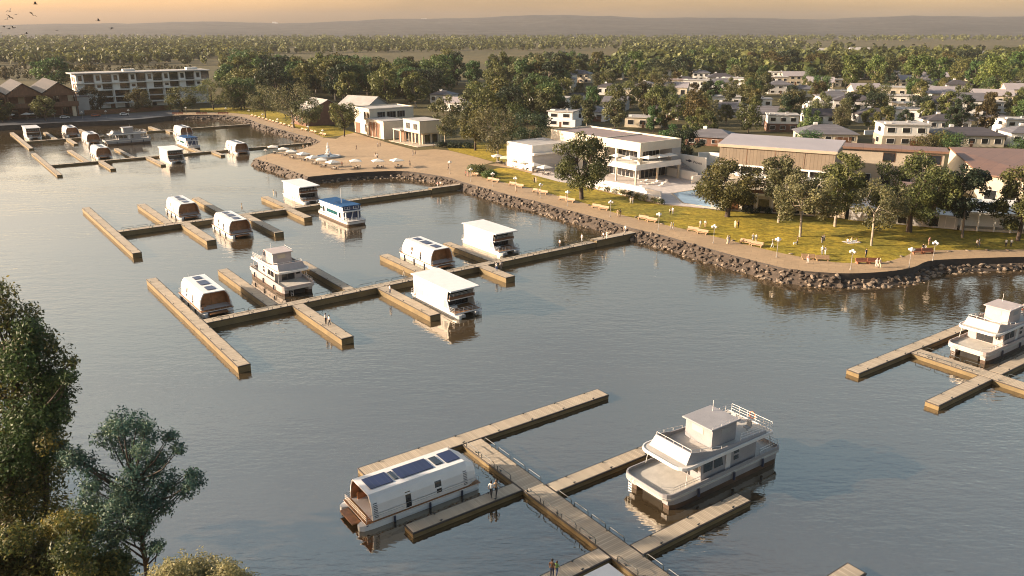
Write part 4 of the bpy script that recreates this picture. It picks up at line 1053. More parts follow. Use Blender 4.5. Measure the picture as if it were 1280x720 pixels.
for i,(x,y,lb) in enumerate(TB):
    place_bench(b1, x, y, -38 if x < 980 else -8, ('left','right')[i%2]+' tan timber bench of the pair '+lb+', lakeside path', 'tan benches along the lakeside path')
for i,(x,y,lb) in enumerate(((1078,329.5,'first red bench, nearest the bend, left half'),(1093,329.5,'first red bench, nearest the bend, right half'),(1147,317.3,'second red bench, left half, by the stones'),(1160,316.8,'second red bench, right half, by the stones'))):
    place_bench(b2, x, y, 3 if i<2 else 12, 'red brown '+lb.replace('red ',''), 'red brown benches along the path')
for i,(x,y) in enumerate(((222,143),(252,142.8),(279,142.7))):
    for k in (-1,1):
        dup(b2, at(x+k*3.4,y,ZP), R(8), ('left','right')[(k+1)//2]+' bench of the '+('first','second','third')[i]+' red brown pair behind the bay rocks', 'red brown benches along the path')
for i,(x,y) in enumerate(((316.5,146),(325.6,148.5),(334.6,151.3),(342.7,153.4),(352.5,156.2),(363,159.2),(379.4,163.4),(391,165.8),(403,169))):
    for k in (-1,1):
        dup(b1, at(x+k*2.2,y+k*.5,ZP), R(-52), ('upper','lower')[(k+1)//2]+' bench of tan pair '+('one','two','three','four','five','six','seven','eight','nine')[i]+' on the curved bay path', 'tan benches along the curved bay path')
place_bench(b1, 593.5,219.8, -40, 'single tan bench against the clipped shrubs at the plaza corner', 'tan benches along the lakeside path')
def parasol(cv='canvas'):
    t = thing('parasol', 'x', 'parasol')
    MB().lathe([(.32,0),(.32,.08),(.05,.1),(.035,.12),(.035,2.85)], 8).build('pole', M['pole'], t)
    r = 1.75; c = MB()
    c.add([(r*sx,r*sy,2.3) for sx,sy in ((-1,-1),(1,-1),(1,1),(-1,1))]+[(0,0,2.95)]+[(r*sx,r*sy,2.12) for sx,sy in ((-1,-1),(1,-1),(1,1),(-1,1))]+[(0,0,2.88)],
          [(0,1,4),(1,2,4),(2,3,4),(3,0,4),(5,6,1,0),(6,7,2,1),(7,8,3,2),(8,5,0,3),(5,9,6),(6,9,7),(7,9,8),(8,9,5)])
    c.build('canopy', M[cv], t); MB().ball((0,0,2.98),.06,6).build('finial', M['pole'], t)
    return t
def table():
    t = thing('cafe_table', 'x', 'table')
    MB().lathe([(.55,.70),(.55,.74)], 12).build('table_top', M['canvas'], t); MB().lathe([(.28,0),(.28,.03),(.04,.05),(.04,.70)], 8).build('table_leg', M['furn'], t); return t
def chair_mesh():
    mb = MB(); mb.bbox(-.24,.24,-.24,.24,.40,.47,.02); mb.bbox(-.24,.24,.20,.26,.47,.88,.02)
    for x in (-.2,.2):
        for y in (-.2,.2): mb.box(x-.03,x+.03,y-.03,y+.03,0,.40)
    return mb.mesh('cafe_chair', M['furn'])
um = parasol(); ug = parasol('canvasg'); tb = table(); CH = chair_mesh(); first = {}
def cafe_set(x, y, where, grp, z=ZP, green=False, tables=1):
    loc = at(x,y,z)
    if not green:
        if 'u' not in first: first['u'] = 1; um.location = loc; um['label'] = 'white square parasol '+where; um['group'] = grp; um.rotation_euler.z = .3
        else: dup(um, loc, rnd.uniform(.1,.8), 'white square parasol '+where, grp)
    else: ug.location = loc; tag(ug, 'pale green square parasol '+where, 'parasol', grp)
    p = loc + Vector((.55,-.5,0))
    if 't' not in first: first['t'] = 1; tb.location = p; tb['label'] = 'small cafe table under the parasol '+where; tb['group'] = 'cafe tables'
    else: dup(tb, p, 0, 'small cafe table under the parasol '+where, 'cafe tables')
    for k in range(4):
        a = k*math.pi/2+.5+rnd.uniform(-.3,.3); c = put('cafe_chair', CH, None, p+Vector((.95*math.cos(a),.95*math.sin(a),0)), a-math.pi/2+0)
        tag(c, 'dark cafe chair of the parasol '+where, 'chair', 'chairs of the parasol '+where)
for i,(x,y) in enumerate(((341.8,191.8),(355,194.6),(364.7,197.8),(380,200.8),(392,205.2),(402.5,208.6),(416.5,211.6),(445,210.2),(472.9,210),(496.5,209.2))):
    cafe_set(x,y,('first','second','third','fourth','fifth','sixth','seventh','eighth','ninth','tenth')[i]+' from the lake tip of the plaza','parasols on the plaza')
for i,(x,y) in enumerate(((622,203.9),(632,206.2),(643,208.9),(655,212),(667.5,215.2),(680.6,218.3))):
    cafe_set(x,y,('first','second','third','fourth','fifth','sixth')[i]+' in the row by the white pavilion','parasols by the white square building', green=(i==1))
# fountain
f0 = at(410.5,196.3,ZP); t = thing('fountain', 'round plaza fountain with blue grey basin and a tall white water jet', 'fountain', f0)
MB().lathe([(4.1,0),(4.1,.5),(3.7,.5),(3.7,.32),(0.2,.32)], 28).build('basin', M['greywall'], t); MB().lathe([(3.68,.325),(3.68,.34),(.1,.34)], 28).build('pool', M['fountain'], t)
MB().lathe([(.5,.3),(.5,.7),(1.3,.9),(1.35,1.0),(.3,1.02)], 16).build('bowl', M['greywall'], t)
sp_ = MB()
for k in range(150):
    a = rnd.uniform(0,6.28); h = rnd.random()**1.3; rr = (1-h)*.95*rnd.random()**.5+.08
    sp_.ball((rr*math.cos(a), rr*math.sin(a), .8+h*4.0), rnd.uniform(.07,.2)*(1.15-h*.5), 5, 1.5)
stuff(sp_.build('water_jet', M['spray'], t))
# path-side stones
for i,(x,y) in enumerate(((1186,314.6),(1210,313.6),(1234,313),(1259,312.8),(1127,321),(989,317.6),(1071,328.6),(736,256.6),(794.7,271.8),(828,280),(916,301),(1112,327.5))):
    o = put('path_stone', ROCKS[7], None, at(x,y,ZP)+Vector((0,0,.05)), rnd.uniform(0,6)); o.scale = (.55,.4,.35); tag(o, 'small pale rounded stone marking the grass edge of the lakeside path', 'stone', 'pale stones along the grass edge')
# cars
def car(paint_):
    t = thing('car', 'x', 'car')
    side_ = [(-2.1,.35),(2.05,.35),(2.15,.55),(2.1,.75),(1.1,.88),(.45,1.38),(-1.2,1.42),(-1.95,.95),(-2.15,.85)]
    mb = MB(); hw_ = lambda z: .86 if z < 1 else .66
    mb.loft([[(x,-hw_(z)*k,z) for x,z in side_] for k in (1,-1)]); mb.build('body', M[paint_], t)
    for s in (-1,1):
        g = MB(); y = s*.84
        g.add([(.95,s*.872,.9),(-1.75,s*.872,.93),(-1.2,s*.70,1.36),(.4,s*.70,1.34)], [(0,1,2,3)]); g.build('side_window', M['glass'], t)
        for x in (-1.3,1.35):
            wl = MB(); wl.tube([(x,s*.70,.33),(x,s*.90,.33)], .33, 12); wl.build('wheel', M['tyre'], t)
        MB().box(2.08,2.16,s*.6-.15,s*.6+.15,.6,.72).build('headlight', M['lamplight'], t); MB().box(-2.18,-2.1,s*.65-.12,s*.65+.12,.72,.84).build('tail_light', M['tail'], t)
    MB().add([(1.08,-.74,.905),(1.08,.74,.905),(.50,.62,1.365),(.50,-.62,1.365)], [(0,1,2,3)]).build('windscreen', M['glass'], t)
    return t
c1 = car('white'); c1.location = at(81,148,ZP); c1.rotation_euler.z = R(32); tag(c1, 'white car on the street before the brown pub', 'car', 'cars on the street')
c2 = car('redcar'); c2.location = at(120,145.6,ZP); c2.rotation_euler.z = R(32); tag(c2, 'orange red car on the street before the apartment hedge', 'car', 'cars on the street')
dup(c1, at(155.6,144.2,ZP), R(30), 'white car at the right end of the street, before the apartments', 'cars on the street')
# birds
def bird_mesh(up):
    mb = MB(); mb.loft([[(x,r*math.cos(k*math.pi/3),r*.8*math.sin(k*math.pi/3)) for k in range(6)] for x, r in ((-.34,.03),(-.15,.07),(.08,.09),(.25,.06),(.33,.045),(.42,.01))])
    mb.add([(-.34,-.03,0),(-.34,.03,0),(-.55,.11,.01),(-.55,-.11,.01),(-.34,0,.02)], [(0,1,2,3),(0,3,4),(1,4,2)])
    for s in (-1,1):
        mb.add([(.18,s*.06,.03),(-.12,s*.06,.03),(-.10,s*.40,.03+up),(.16,s*.38,.05+up),(-.16,s*.80,up*.8),(.02,s*.78,up*.8+.02),(.04,s*.22,.06+up*.5)], [(0,6,1),(6,3,2,1),(0,3,6),(3,5,4,2)])
    return mb.mesh('bird', M['bird'])
BM = [bird_mesh(.28), bird_mesh(-.08), bird_mesh(.10)]
for i,(x,y) in enumerate(((44,5),(39,16),(41.5,19),(12,14),(20,18),(12.5,21.5),(9,24),(5,33),(11,36),(16.5,35),(1,41),(30,43),(33,42),(71,38),(98,46),(123,26),(139.5,35))):
    o = put('bird', BM[i%3], None, at_depth(x,y,rnd.uniform(170,300)*(.8 if i in (0,15) else 1)), rnd.uniform(-.6,.6)); o.rotation_euler.x = rnd.uniform(-.5,.5); o.scale = (1.25,)*3
    tag(o, 'small black bird in the loose flock flying over the left sky', 'bird', 'birds in the sky')
# ------------------------------------------------------------------ buildings.  grid frame: local x = +A, local y = -B (away from us)
def win(par, plane, pos, sg, u0, u1, z0, z1, pane='glass', frame='offwhite', t=.09, mull=0):
    def bx(mb, p0, p1, a, b, c, d):
        if plane == 'x': mb.box(pos+sg*p0, pos+sg*p1, a, b, c, d)
        else: mb.box(a, b, pos+sg*p0, pos+sg*p1, c, d)
    f = MB()
    bx(f,.002,.10,u0-t,u0,z0-t,z1+t); bx(f,.002,.10,u1,u1+t,z0-t,z1+t); bx(f,.002,.10,u0,u1,z0-t,z0); bx(f,.002,.10,u0,u1,z1,z1+t)
    for k in range(mull):
        u = u0+(u1-u0)*(k+1)/(mull+1); bx(f,.05,.09,u-.05,u+.05,z0,z1)
    o = f.build('window', M[frame], par)
    g = MB(); bx(g,.01,.045,u0,u1,z0,z1); g.build('pane', M[pane], o)
    return o
def gbuild(label, cat, a, b, name): return thing(name, label, cat, W(a,b,ZL), R(GRID))
# limestone hall with annex beside the plaza  (z measured from the ground)
t = gbuild('two storey limestone community hall with flat roof and lower wing beside the plaza', 'hall', 151.5, -299, 'community_hall')
w_ = MB().box(0,20.5,0,14,-.5,10).build('wall', M['limestone'], t)
MB().box(-.15,20.65,-.15,14.15,10.002,10.25).build('roof', M['flatroof'], t); 
pp = MB(); pp.box(-.15,.15,-.15,14.15,10.252,10.6); pp.box(.152,20.65,-.15,.15,10.252,10.6); pp.box(20.35,20.65,.152,14.15,10.252,10.6); pp.box(.152,20.348,13.85,14.15,10.252,10.6); pp.build('parapet', M['limestone'], t)
for u0,u1,z0,z1 in ((.7,1.7,6.0,9.0),(3.6,4.7,6.0,9.0),(.7,1.7,1.2,4.0),(3.2,4.2,1.2,4.0)): win(w_,'x',0,-1,u0,u1,z0,z1,frame='brownwall')
dd = MB().box(-.14,-.002,9.2,13.0,0,4.2).build('garage_door', M['timber'], t)
for u0,u1 in ((3.6,7.0),(8.0,12.0),(12.8,16.2)): win(w_,'y',0,-1,u0,u1,6.6,9.0,mull=2,frame='greywall')
wg = MB().box(-1.7,8.2,-14.8,-.004,-.5,6.8).build('wing', M['limestone'], t)
MB().box(-1.85,8.35,-14.95,-.004,6.802,7.05).build('wing_roof', M['flatroof'], t)
pt = MB().box(-1.72,-1.702,-11.6,-2.6,.2,5.9).build('portal', M['brownwall'], t)
for k in range(4): MB().box(-1.95,-1.722,-11.7+k*3.0,-11.5+k*3.0,.2,5.9).build('portal_post', M['limestone'], t)
t = gbuild('small two storey limestone annex on columns next to the community hall', 'hall', 152.5, -261, 'annex')
w_ = MB().box(0,9.5,0,12.2,4.3,8.7).build('upper_wall', M['limestone'], t)
MB().box(-.15,9.65,-.15,12.35,8.702,8.95).build('roof', M['flatroof'], t)
lw = MB().box(2.0,9.4,1.6,12.0,.15,4.298).build('lower_wall', M['cream'], t)
for u0,u1 in ((1.8,4.4),(7.2,9.8)): win(w_,'x',0,-1,u0,u1,5.6,7.6,mull=2,frame='greywall')
for u0 in (2.4,5.0,7.6,10.0): win(lw,'x',2.0,-1,u0,u0+1.4,.3,3.6,frame='brownwall')
for u0,u1 in ((3.0,5.4),(6.2,8.6)): win(lw,'y',1.6,-1,u0,u1,.3,3.6,frame='offwhite')
for x,y in ((.25,.25),(.25,6),(.25,11.9),(9.2,.25)): MB().box(x-.2,x+.2,y-.2,y+.2,.15,4.298).build('column', M['limestone'], t)
MB().bbox(-3.2,10,-3.4,18.5,-.5,.148,.04).build('plinth', M['stone'], t)
MB().box(-1.4,2.6,12.4,18.4,4.3,4.75).build('porch_roof', M['flatroof'], t)
MB().box(1.2,1.4,12.6,18.2,.15,4.298).build('porch_wall', M['timber'], t)
for y in (12.7,18.1): MB().box(-1.2,-.8,y-.2,y+.2,.15,4.298).build('column', M['limestone'], t)
# restaurant
t = gbuild('large white two storey restaurant with mauve flat roof and open corner terrace', 'restaurant', 166, -161, 'restaurant')
MB().box(.0,17,0,40,8.2,10.2).build('upper_wall', M['limestone'], t)
MB().box(.4,16.6,.4,39.6,10.0,10.35).build('roof', M['mauveroof'], t)
pp = MB(); pp.box(0,.4,0,40,10.202,10.8); pp.box(.402,17,0,.4,10.202,10.8); pp.box(16.6,17,.402,40,10.202,10.8); pp.box(.402,16.598,39.6,40,10.202,10.8); pp.box(.402,16.598,15.8,16.1,10.352,10.6); pp.build('parapet', M['limestone'], t)
bw = MB().box(0,17,14.5,40,-.5,8.198).build('rear_wall', M['limestone'], t)
iw = MB().box(4.6,17,4.6,14.498,4.6,8.198).build('terrace_room', M['render'], t)
rs = MB().box(13.2,17,0,4.598,4.6,8.198).build('end_wall', M['greywall'], t)
win(iw,'x',4.6,-1,5.4,13.4,4.8,7.4,mull=4,frame='offwhite'); win(iw,'y',4.6,-1,5.4,12.6,4.8,7.6,mull=4,frame='greywall')
MB().box(0,1.1,0,1.1,4.6,8.198).build('corner_column', M['limestone'], t); MB().box(0,.6,9.6,10.2,4.6,8.198).build('terrace_column', M['limestone'], t)
MB().bbox(-5.6,12.8,-4.2,14.4,4.0,4.598,.04).build('terrace_slab', M['render'], t)
pa = MB(); pa.box(-5.5,-5.3,-4.1,14.3,4.6,5.5); pa.box(-5.298,12.7,-4.1,-3.9,4.6,5.5); pa.build('terrace_parapet', M['render'], t)
gl = MB().box(1.8,16.8,1.8,14.4,-.2,3.998).build('ground_room', M['greywall'], t)
win(gl,'x',1.8,-1,2.2,13.8,.2,3.4,mull=6,frame='offwhite'); win(gl,'y',1.8,-1,2.4,12.6,.2,3.5,mull=5,frame='limestone')
for x,y in ((-5.2,-3.8),(-5.2,4),(-5.2,12.5),(3.4,-3.8),(12.2,-3.8)): MB().box(x-.22,x+.22,y-.22,y+.22,-.2,3.998).build('column', M['cream'], t)
for k,y in enumerate((17,22,27,32,37)): win(bw,'x',0,-1,y,y+2.2,.4,3.2,frame='offwhite')
for y in (18,25,32): win(bw,'x',0,-1,y,y+3.2,5.0,7.2,mull=2,frame='offwhite')
RT = t
for i,(x,y) in enumerate(((-3,1),(-3,6),(1.5,-2),(6,-2),(10,-2))):
    p = W(166,-161,ZL) + Vector((x*math.cos(R(GRID))-y*math.sin(R(GRID)), x*math.sin(R(GRID))+y*math.cos(R(GRID)), 4.62))
    dup(um, p, R(GRID), ('first','second','third','fourth','fifth')[i]+' white parasol from the lawn side on the upper restaurant terrace', 'parasols on the restaurant terrace', .95)
t = gbuild('white square portal building with a ledge, left of the restaurant', 'pavilion', 151.3, -192, 'white_pavilion')
MB().box(0,14.6,0,.35,-.5,7.8).build('front_wall', M['render'], t); MB().box(0,.35,.352,13,-.5,7.8).build('side_wall', M['render'], t)
MB().box(.352,14.6,.352,13,7.2,7.798).build('roof', M['flatroof'], t); MB().box(-.1,14.6,-1.1,-.002,4.9,5.5).build('ledge', M['render'], t); MB().box(12,14.5,.36,12.9,-.5,7.19).build('back_room', M['render'], t)
MB().box(.4,11.9,-.04,-.002,.4,4.6).build('front_panel', M['greywhite'], t)
# sign wall with stairs
t = gbuild('white wall with a small dark emblem and lettering beside the outdoor stairs', 'sign wall', 184, -152, 'sign_wall')
MB().box(0,.4,0,10.5,-.5,6.0).build('wall', M['render'], t)
em = MB(); em.prism([(1.2,0),(0,.42),(-1.0,.05),(-1.5,.35),(-1.3,0),(-1.5,-.3),(-.9,-.05),(0,-.42)], 0, .05)
e = em.build('emblem', M['navy'], t); e.location = (-.01,6.2,4.4); e.rotation_euler = (R(90),0,R(-90))
cu = bpy.data.curves.new('lettering','FONT'); cu.body = 'Waves'; cu.size = 1.25; cu.extrude = .02; cu.align_x = 'LEFT'; cu.align_y = 'CENTER'; cu.materials.append(M['navy'])
lo = bpy.data.objects.new('lettering', cu); COL.objects.link(lo); lo.parent = t; lo.location = (-.03,4.9,4.2); lo.rotation_euler = (R(90),0,R(-90))
st = MB()
for k in range(14): st.box(-4.6,-.35,9.6-k*.75,10.4-k*.75,-.4,4.2-k*.3)
st.build('stair', M['greywall'], t); MB().box(-5.0,-4.62,-1.2,10.4,-.5,2.4).build('stair_wall', M['render'], t)
MB().box(-9,-5.2,-3.0,-2.7,-.5,2.0).build('low_wall', M['render'], t)
# pool terrace
struct(sheet('terrace_paving', P([(664,218),(700,227.5),(720,230),(760,239.5),(826,254.5),(880,260),(902,262.5),(905,240),(885,215),(850,205),(800,205),(690,206)]), ZL+.012, paving_mat('pale_terrace_tiles', (.60,.55,.52), R(-36.8), 1.0)))
pl = P([(838,241.5),(872,236),(925,246),(902,261.5),(880,258.5),(852,254)])
struct(sheet('pool_water', pl, ZL+.03, M['pool']))
pe = MB()
cw = [Vector((p.x,p.y)) for p in pl]
for i in range(len(cw)):
    a, b = cw[i], cw[(i+1)%len(cw)]; d = (b-a).normalized(); n = Vector((d.y,-d.x))
    pe.add([(a.x,a.y,ZL+.012),(b.x,b.y,ZL+.012),(b.x+n.x*.6,b.y+n.y*.6,ZL+.012),(a.x+n.x*.6,a.y+n.y*.6,ZL+.012),(a.x,a.y,ZL+.10),(b.x,b.y,ZL+.10),(b.x+n.x*.6,b.y+n.y*.6,ZL+.10),(a.x+n.x*.6,a.y+n.y*.6,ZL+.10)], [(0,3,2,1),(4,5,6,7),(0,1,5,4),(1,2,6,5),(2,3,7,6),(3,0,4,7)])
tag(pe.build('pool_edge', M['stone']), 'pale raised stone edge running round the pool', 'pool edge')
def wall_line(name, label, cat, pts, h, th, mat, z=ZL-.3):
    L = [at(x,y,ZL).to_2d() for x,y in pts]; o1 = offset_line(L, th/2); o2 = offset_line(L, -th/2)
    mb = MB()
    rings = [[(a.x,a.y,z),(b.x,b.y,z),(b.x,b.y,ZL+h),(a.x,a.y,ZL+h)] for a,b in zip(o1,o2)]
    mb.loft(rings); return tag(mb.build(name, M[mat]), label, cat)
wall_line('planter_wall','long low white wall of the pool terrace along the lawn','wall',[(716,228.7),(760,239),(826,254)],1.5,.5,'render')
wall_line('inner_wall','short white wall with coping set back on the pool terrace','wall',[(745,231),(785,237.5),(826,247)],1.6,.4,'render')
for i,(x,y) in enumerate(((805,228),(812,231),(819,229.5),(826,232.5),(832,228.5),(800,236))):
    p = at(x,y,ZL+.02); t0 = thing('sun_lounger', ('first','second','third','fourth','fifth','sixth')[i]+' white sun lounger by the pool, counted from the restaurant', 'sun lounger', p, R(20+10*i), 'white loungers by the pool')
    MB().bbox(-1.0,.3,-.35,.35,.3,.42,.03).build('seat', M['canvas'], t0); MB().loft([[(.3,-.35,.3),(.3,.35,.3),(.3,.35,.42),(.3,-.35,.42)],[(1.0,-.35,.75),(1.0,.35,.75),(.95,.35,.87),(.95,-.35,.87)]]).build('backrest', M['canvas'], t0)
    for sx in (-.8,.2):
        for sy in (-.28,.28): MB().box(sx-.04,sx+.04,sy-.04,sy+.04,0,.3).build('leg', M['steel'], t0)
# tan clad restaurant row on its podium
def frame2(p, q): 
    d = (q-p); return math.atan2(d.y,d.x), d.to_2d().length
p0 = at(900,181,14); p1 = at(1045,191,14); an, L_ = frame2(p0,p1)
t = thing('clad_hall', 'long hall clad in tan vertical boards with pale metal roof above a terrace', 'hall', (p0.x,p0.y,ZL), an)
cl_ = MB().box(0,L_,0,12,7.2,11.9).build('clad_wall', M['cladding'], t)
rf = MB().loft([[(-.4,-.5,11.95),(L_+.4,-.5,11.95),(L_+.4,-.5,12.4),(-.4,-.5,12.4)],[(-.4,12.6,13.3),(L_+.4,12.6,13.3),(L_+.4,12.6,13.7),(-.4,12.6,13.7)]]).build('roof', M['greyroof'], t)
MB().box(-.45,L_+.45,-.58,-.502,11.6,12.3).build('fascia', M['beige'], rf)
for k in range(3): MB().box(L_*(k+1)/4-.06,L_*(k+1)/4+.06,-.06,-.002,7.2,11.6).build('joint_cover', M['timber'], cl_)
MB().box(-.1,L_+.1,-.15,12,6.75,7.198).build('beam', M['render'], t)
gr = MB().box(.5,L_-.5,2.5,11.8,-.3,6.748).build('glazed_room', M['greywall'], t)
win(gr,'y',2.5,-1,1.2,L_-1.2,4.6,6.5,mull=10,frame='offwhite')
for k in range(6): MB().box(L_*k/5-.2+(.2 if k==0 else -.2 if k==5 else 0),L_*k/5+.2+(.2 if k==0 else -.2 if k==5 else 0),-.1,.3,4.5,6.748).build('column', M['render'], t)
pod = [at(903,262.5,ZL).to_2d(), at(1046,271.5,ZL).to_2d(), at(1056,273.5,ZL).to_2d(), p1.to_2d()+Vector((4,3)), p0.to_2d()+Vector((-1,2))]
t = thing('terrace_podium', 'pale lower storey with wide openings carrying the terrace before the tan clad hall', 'building', (pod[0].x,pod[0].y,ZL), 0)
MB().prism([(p.x-pod[0].x,p.y-pod[0].y) for p in pod], -.5, 4.46).build('wall', M['cream'], t)
an2, L2_ = frame2(pod[0].to_3d(), pod[1].to_3d())
fr = bpy.data.objects.new('front', None); 
fm = MB()
def podwin(u0,u1,z0,z1,mt,nm):
    c, s_ = math.cos(an2), math.sin(an2); mb = MB()
    pts = []
    for u,v in ((u0,-.06),(u1,-.06),(u1,-.004),(u0,-.004)): pts.append((u*c-v*s_, u*s_+v*c))
    mb.prism(pts, z0, z1); return mb.build(nm, M[mt], t)
for k in range(7):
    u = 1.2+k*(L2_-1.5)/7
    podwin(u, u+2.4, .3, 3.2, 'glass' if k%3 else 'brownwall', 'window'); podwin(u-.5,u-.2,0,4.3,'render','pilaster')
podwin(0,L2_,4.0,4.5,'render','slab_edge')
bl = [(0,0),(L2_,0)]
podwin(.1,L2_-.1,4.52,5.4,'timber','balustrade')
for i,(x,y) in enumerate(((912,226),(924,228),(936,230),(949,231),(962,232),(1008,235),(1020,236),(1033,238))):
    loc = at(x,y,ZL+4.5); dup(um, loc, rnd.uniform(0,.6), ('first','second','third','fourth','fifth','sixth','seventh','eighth')[i]+' white parasol from the left on the terrace of the tan clad hall', 'parasols before the tan clad hall', .95)
    dup(tb, loc+Vector((.5,-.4,0)), 0, ('first','second','third','fourth','fifth','sixth','seventh','eighth')[i]+' cafe table from the left on the terrace of the tan clad hall', 'cafe tables')
# beige hall with brown roof edge
p0 = at(1048,183,12.3); p1 = at(1182,190,12.3); an, L_ = frame2(p0,p1)
t = thing('beige_hall', 'beige rendered hall with brown roof and three dark windows behind the lawn trees', 'hall', (p0.x,p0.y,ZL), an)
w_ = MB().box(0,L_,0,7,-.5,9.88).build('wall', M['beige'], t)
MB().loft([[(-.5,-.9,9.9),(L_+.8,-.9,9.9),(L_+.8,-.9,10.5),(-.5,-.9,10.5)],[(-.5,7.5,9.95),(L_+.8,7.5,9.95),(L_+.8,7.5,10.55),(-.5,7.5,10.55)]]).build('roof', M['brownroof'], t)
for a_,b_ in ((.44,.55),(.72,.82),(.85,.97)): win(w_,'y',0,-1,L_*a_,L_*b_,6.9,9.2,frame='brownwall',pane='glass')
for k in range(5): win(w_,'y',0,-1,1.5+k*L_/5.2,4.0+k*L_/5.2,.6,3.2,frame='offwhite')
p0 = at(1060,275,ZL); p1 = at(1196,287.5,ZL); an, L_ = frame2(p0,p1)
t = thing('podium', 'low grey white podium wall with glazed bays behind the shaded lawn trees', 'building', (p0.x,p0.y,ZL), an)
w_ = MB().box(0,L_,.3,14,-.5,3.0).build('wall', M['greywhite'], t)
for k in range(7): win(w_,'y',.3,-1,.8+k*L_/7,L_/7-.6+k*L_/7,.3,2.6,pane='glass' if k%2 else 'greywhite',frame='render')
MB().box(L_*.45,L_*.80,4,13.8,3.002,7.0).build('timber_room', M['timber'], t); MB().bbox(L_*.43,L_*.82,3.4,14,7.002,7.4,.03).build('timber_room_roof', M['brownroof'], t)
# right hall with the big brown roof
e0 = at(1230,217.5,8.6); e1 = at(1330,229,8.6); an, L_ = frame2(e0,e1); e2 = at(1186,183.5,11.6); e3 = at(1350,188,11.6)
t = thing('brown_roof_hall', 'cream hall under a large sloping brown metal roof at the right edge', 'hall', (e0.x,e0.y,ZL), an)
def loc2(p): d = p-e0; return (d.x*math.cos(an)+d.y*math.sin(an), -d.x*math.sin(an)+d.y*math.cos(an))
q2, q3 = loc2(e2), loc2(e3)
MB().loft([[(-.5,-.8,6.3),(L_,-.8,6.3),(L_,-.8,6.65),(-.5,-.8,6.65)],[(q2[0],q2[1],9.25),(q3[0],q3[1],9.25),(q3[0],q3[1],9.6),(q2[0],q2[1],9.6)]]).build('roof', M['brownroof'], t)
w_ = MB().loft([[(0,0,-.5),(L_-.5,0,-.5),(L_-.5,0,6.3),(0,0,6.3)],[(q2[0]+.6,q2[1]-.4,-.5),(q3[0]-.6,q3[1]-.4,-.5),(q3[0]-.6,q3[1]-.4,9.2),(q2[0]+.6,q2[1]-.4,9.2)]]).build('wall', M['cream'], t)
for k in range(3): win(w_,'y',0,-1,1+k*4.4,3.6+k*4.4,.4,2.8,frame='render')
p0 = at(1200,288,ZL); p1 = at(1300,293.5,ZL); an, L_ = frame2(p0,p1)
t = thing('white_podium', 'white rendered podium with slim columns below the brown roofed hall', 'building', (p0.x,p0.y,ZL), an)
MB().box(0,L_+8,3,16,-.5,4.2).build('wall', M['render'], t); MB().box(-.3,L_+8,0,3,3.8,4.2).build('canopy', M['render'], t)
for k in range(6): MB().box(k*3.2,k*3.2+.3,.1,.4,-.3,3.8).build('column', M['render'], t)
MB().box(0,L_+8,.3,2.9,-.5,.5).build('step', M['stone'], t)
# apartments
t = gbuild('long white four storey apartment block with flat roof overlooking the street', 'apartment block', 76, -489, 'apartment_block')
LA, DA = 70.0, 15.0
core = MB().box(.9,LA-.5,1.8,DA,-.5,18.2).build('core_wall', M['render'], t)
MB().bbox(-1.0,LA+1,-1.2,DA+1,18.202,18.75,.05).build('roof', M['flatroof'], t)
for x0 in (26,60): MB().bbox(x0,x0+6,6,10,18.76,20.0,.05).build('roof_plant', M['render'], t)
for z in (13.1,9.4): MB().box(-.9,LA,-1.0,1.796,z,z+.5).build('floor_slab', M['render'], t)
MB().box(14,LA-20,-1.0,1.796,5.8,6.1).build('floor_slab', M['render'], t); MB().box(14,LA-20,-1.0,1.796,2.4,2.9).build('floor_slab', M['render'], t)
nm = 8
for k in range(nm):
    x0 = 1+k*LA/nm; wd = LA/nm
    for z0,z1 in ((13.6,18.2),(9.9,13.1)):
        pw = MB().box(x0,x0+wd*.42,.3,1.796,z0,z1-.002).build('wall_panel', M['render'], t)
        if k%2 or z0 > 13: win(pw,'y',.3,-1,x0+wd*.12,x0+wd*.32,z0+1.1,z1-.9,frame='greywall')
        g = MB().box(x0+wd*.44,x0+wd*.98,1.72,1.79,z0+.1,z1-.3).build('balcony_glazing', M['glass'], t)
        br = MB()
        br.box(x0+wd*.43,x0+wd*.99,-.92,-.88,z0+1.0,z0+1.08)
        for j in range(6): br.box(x0+wd*(.44+.1*j),x0+wd*(.44+.1*j)+.05,-.92,-.88,z0,z0+1.0)
        br.build('balcony_rail', M['greywall'], t)
for k in range(1,6):
    x0 = 1+k*LA/nm
    for z0,z1 in ((6.2,9.3),(3.0,5.7)): MB().box(x0+.6,x0+LA/nm-.4,1.70,1.79,z0,z1).build('lower_glazing', M['glass'], t)
    MB().box(x0,x0+.45,-.9,-.5,-.5,9.398).build('column', M['render'], t)
for k in range(9): MB().box(2+k*7.2,4.2+k*7.2,1.70,1.79,0,2.3).build('entrance', M['glass' if k%2 else 'brownwall'], t)
for y0,y1 in ((3,6),(8,12)):
    for z0 in (14.2,10.4,6.4): win(core,'x',.9,-1,y0,y1,z0,z0+2.2,frame='brownwall',pane='brownwall')
wall_line('timber_fence','low red brown fence between the street and the apartment block','fence',[(106,143.4),(130,142.6),(160,140.6),(190,138.6),(214,137)],2.2,.4,'brownwall')
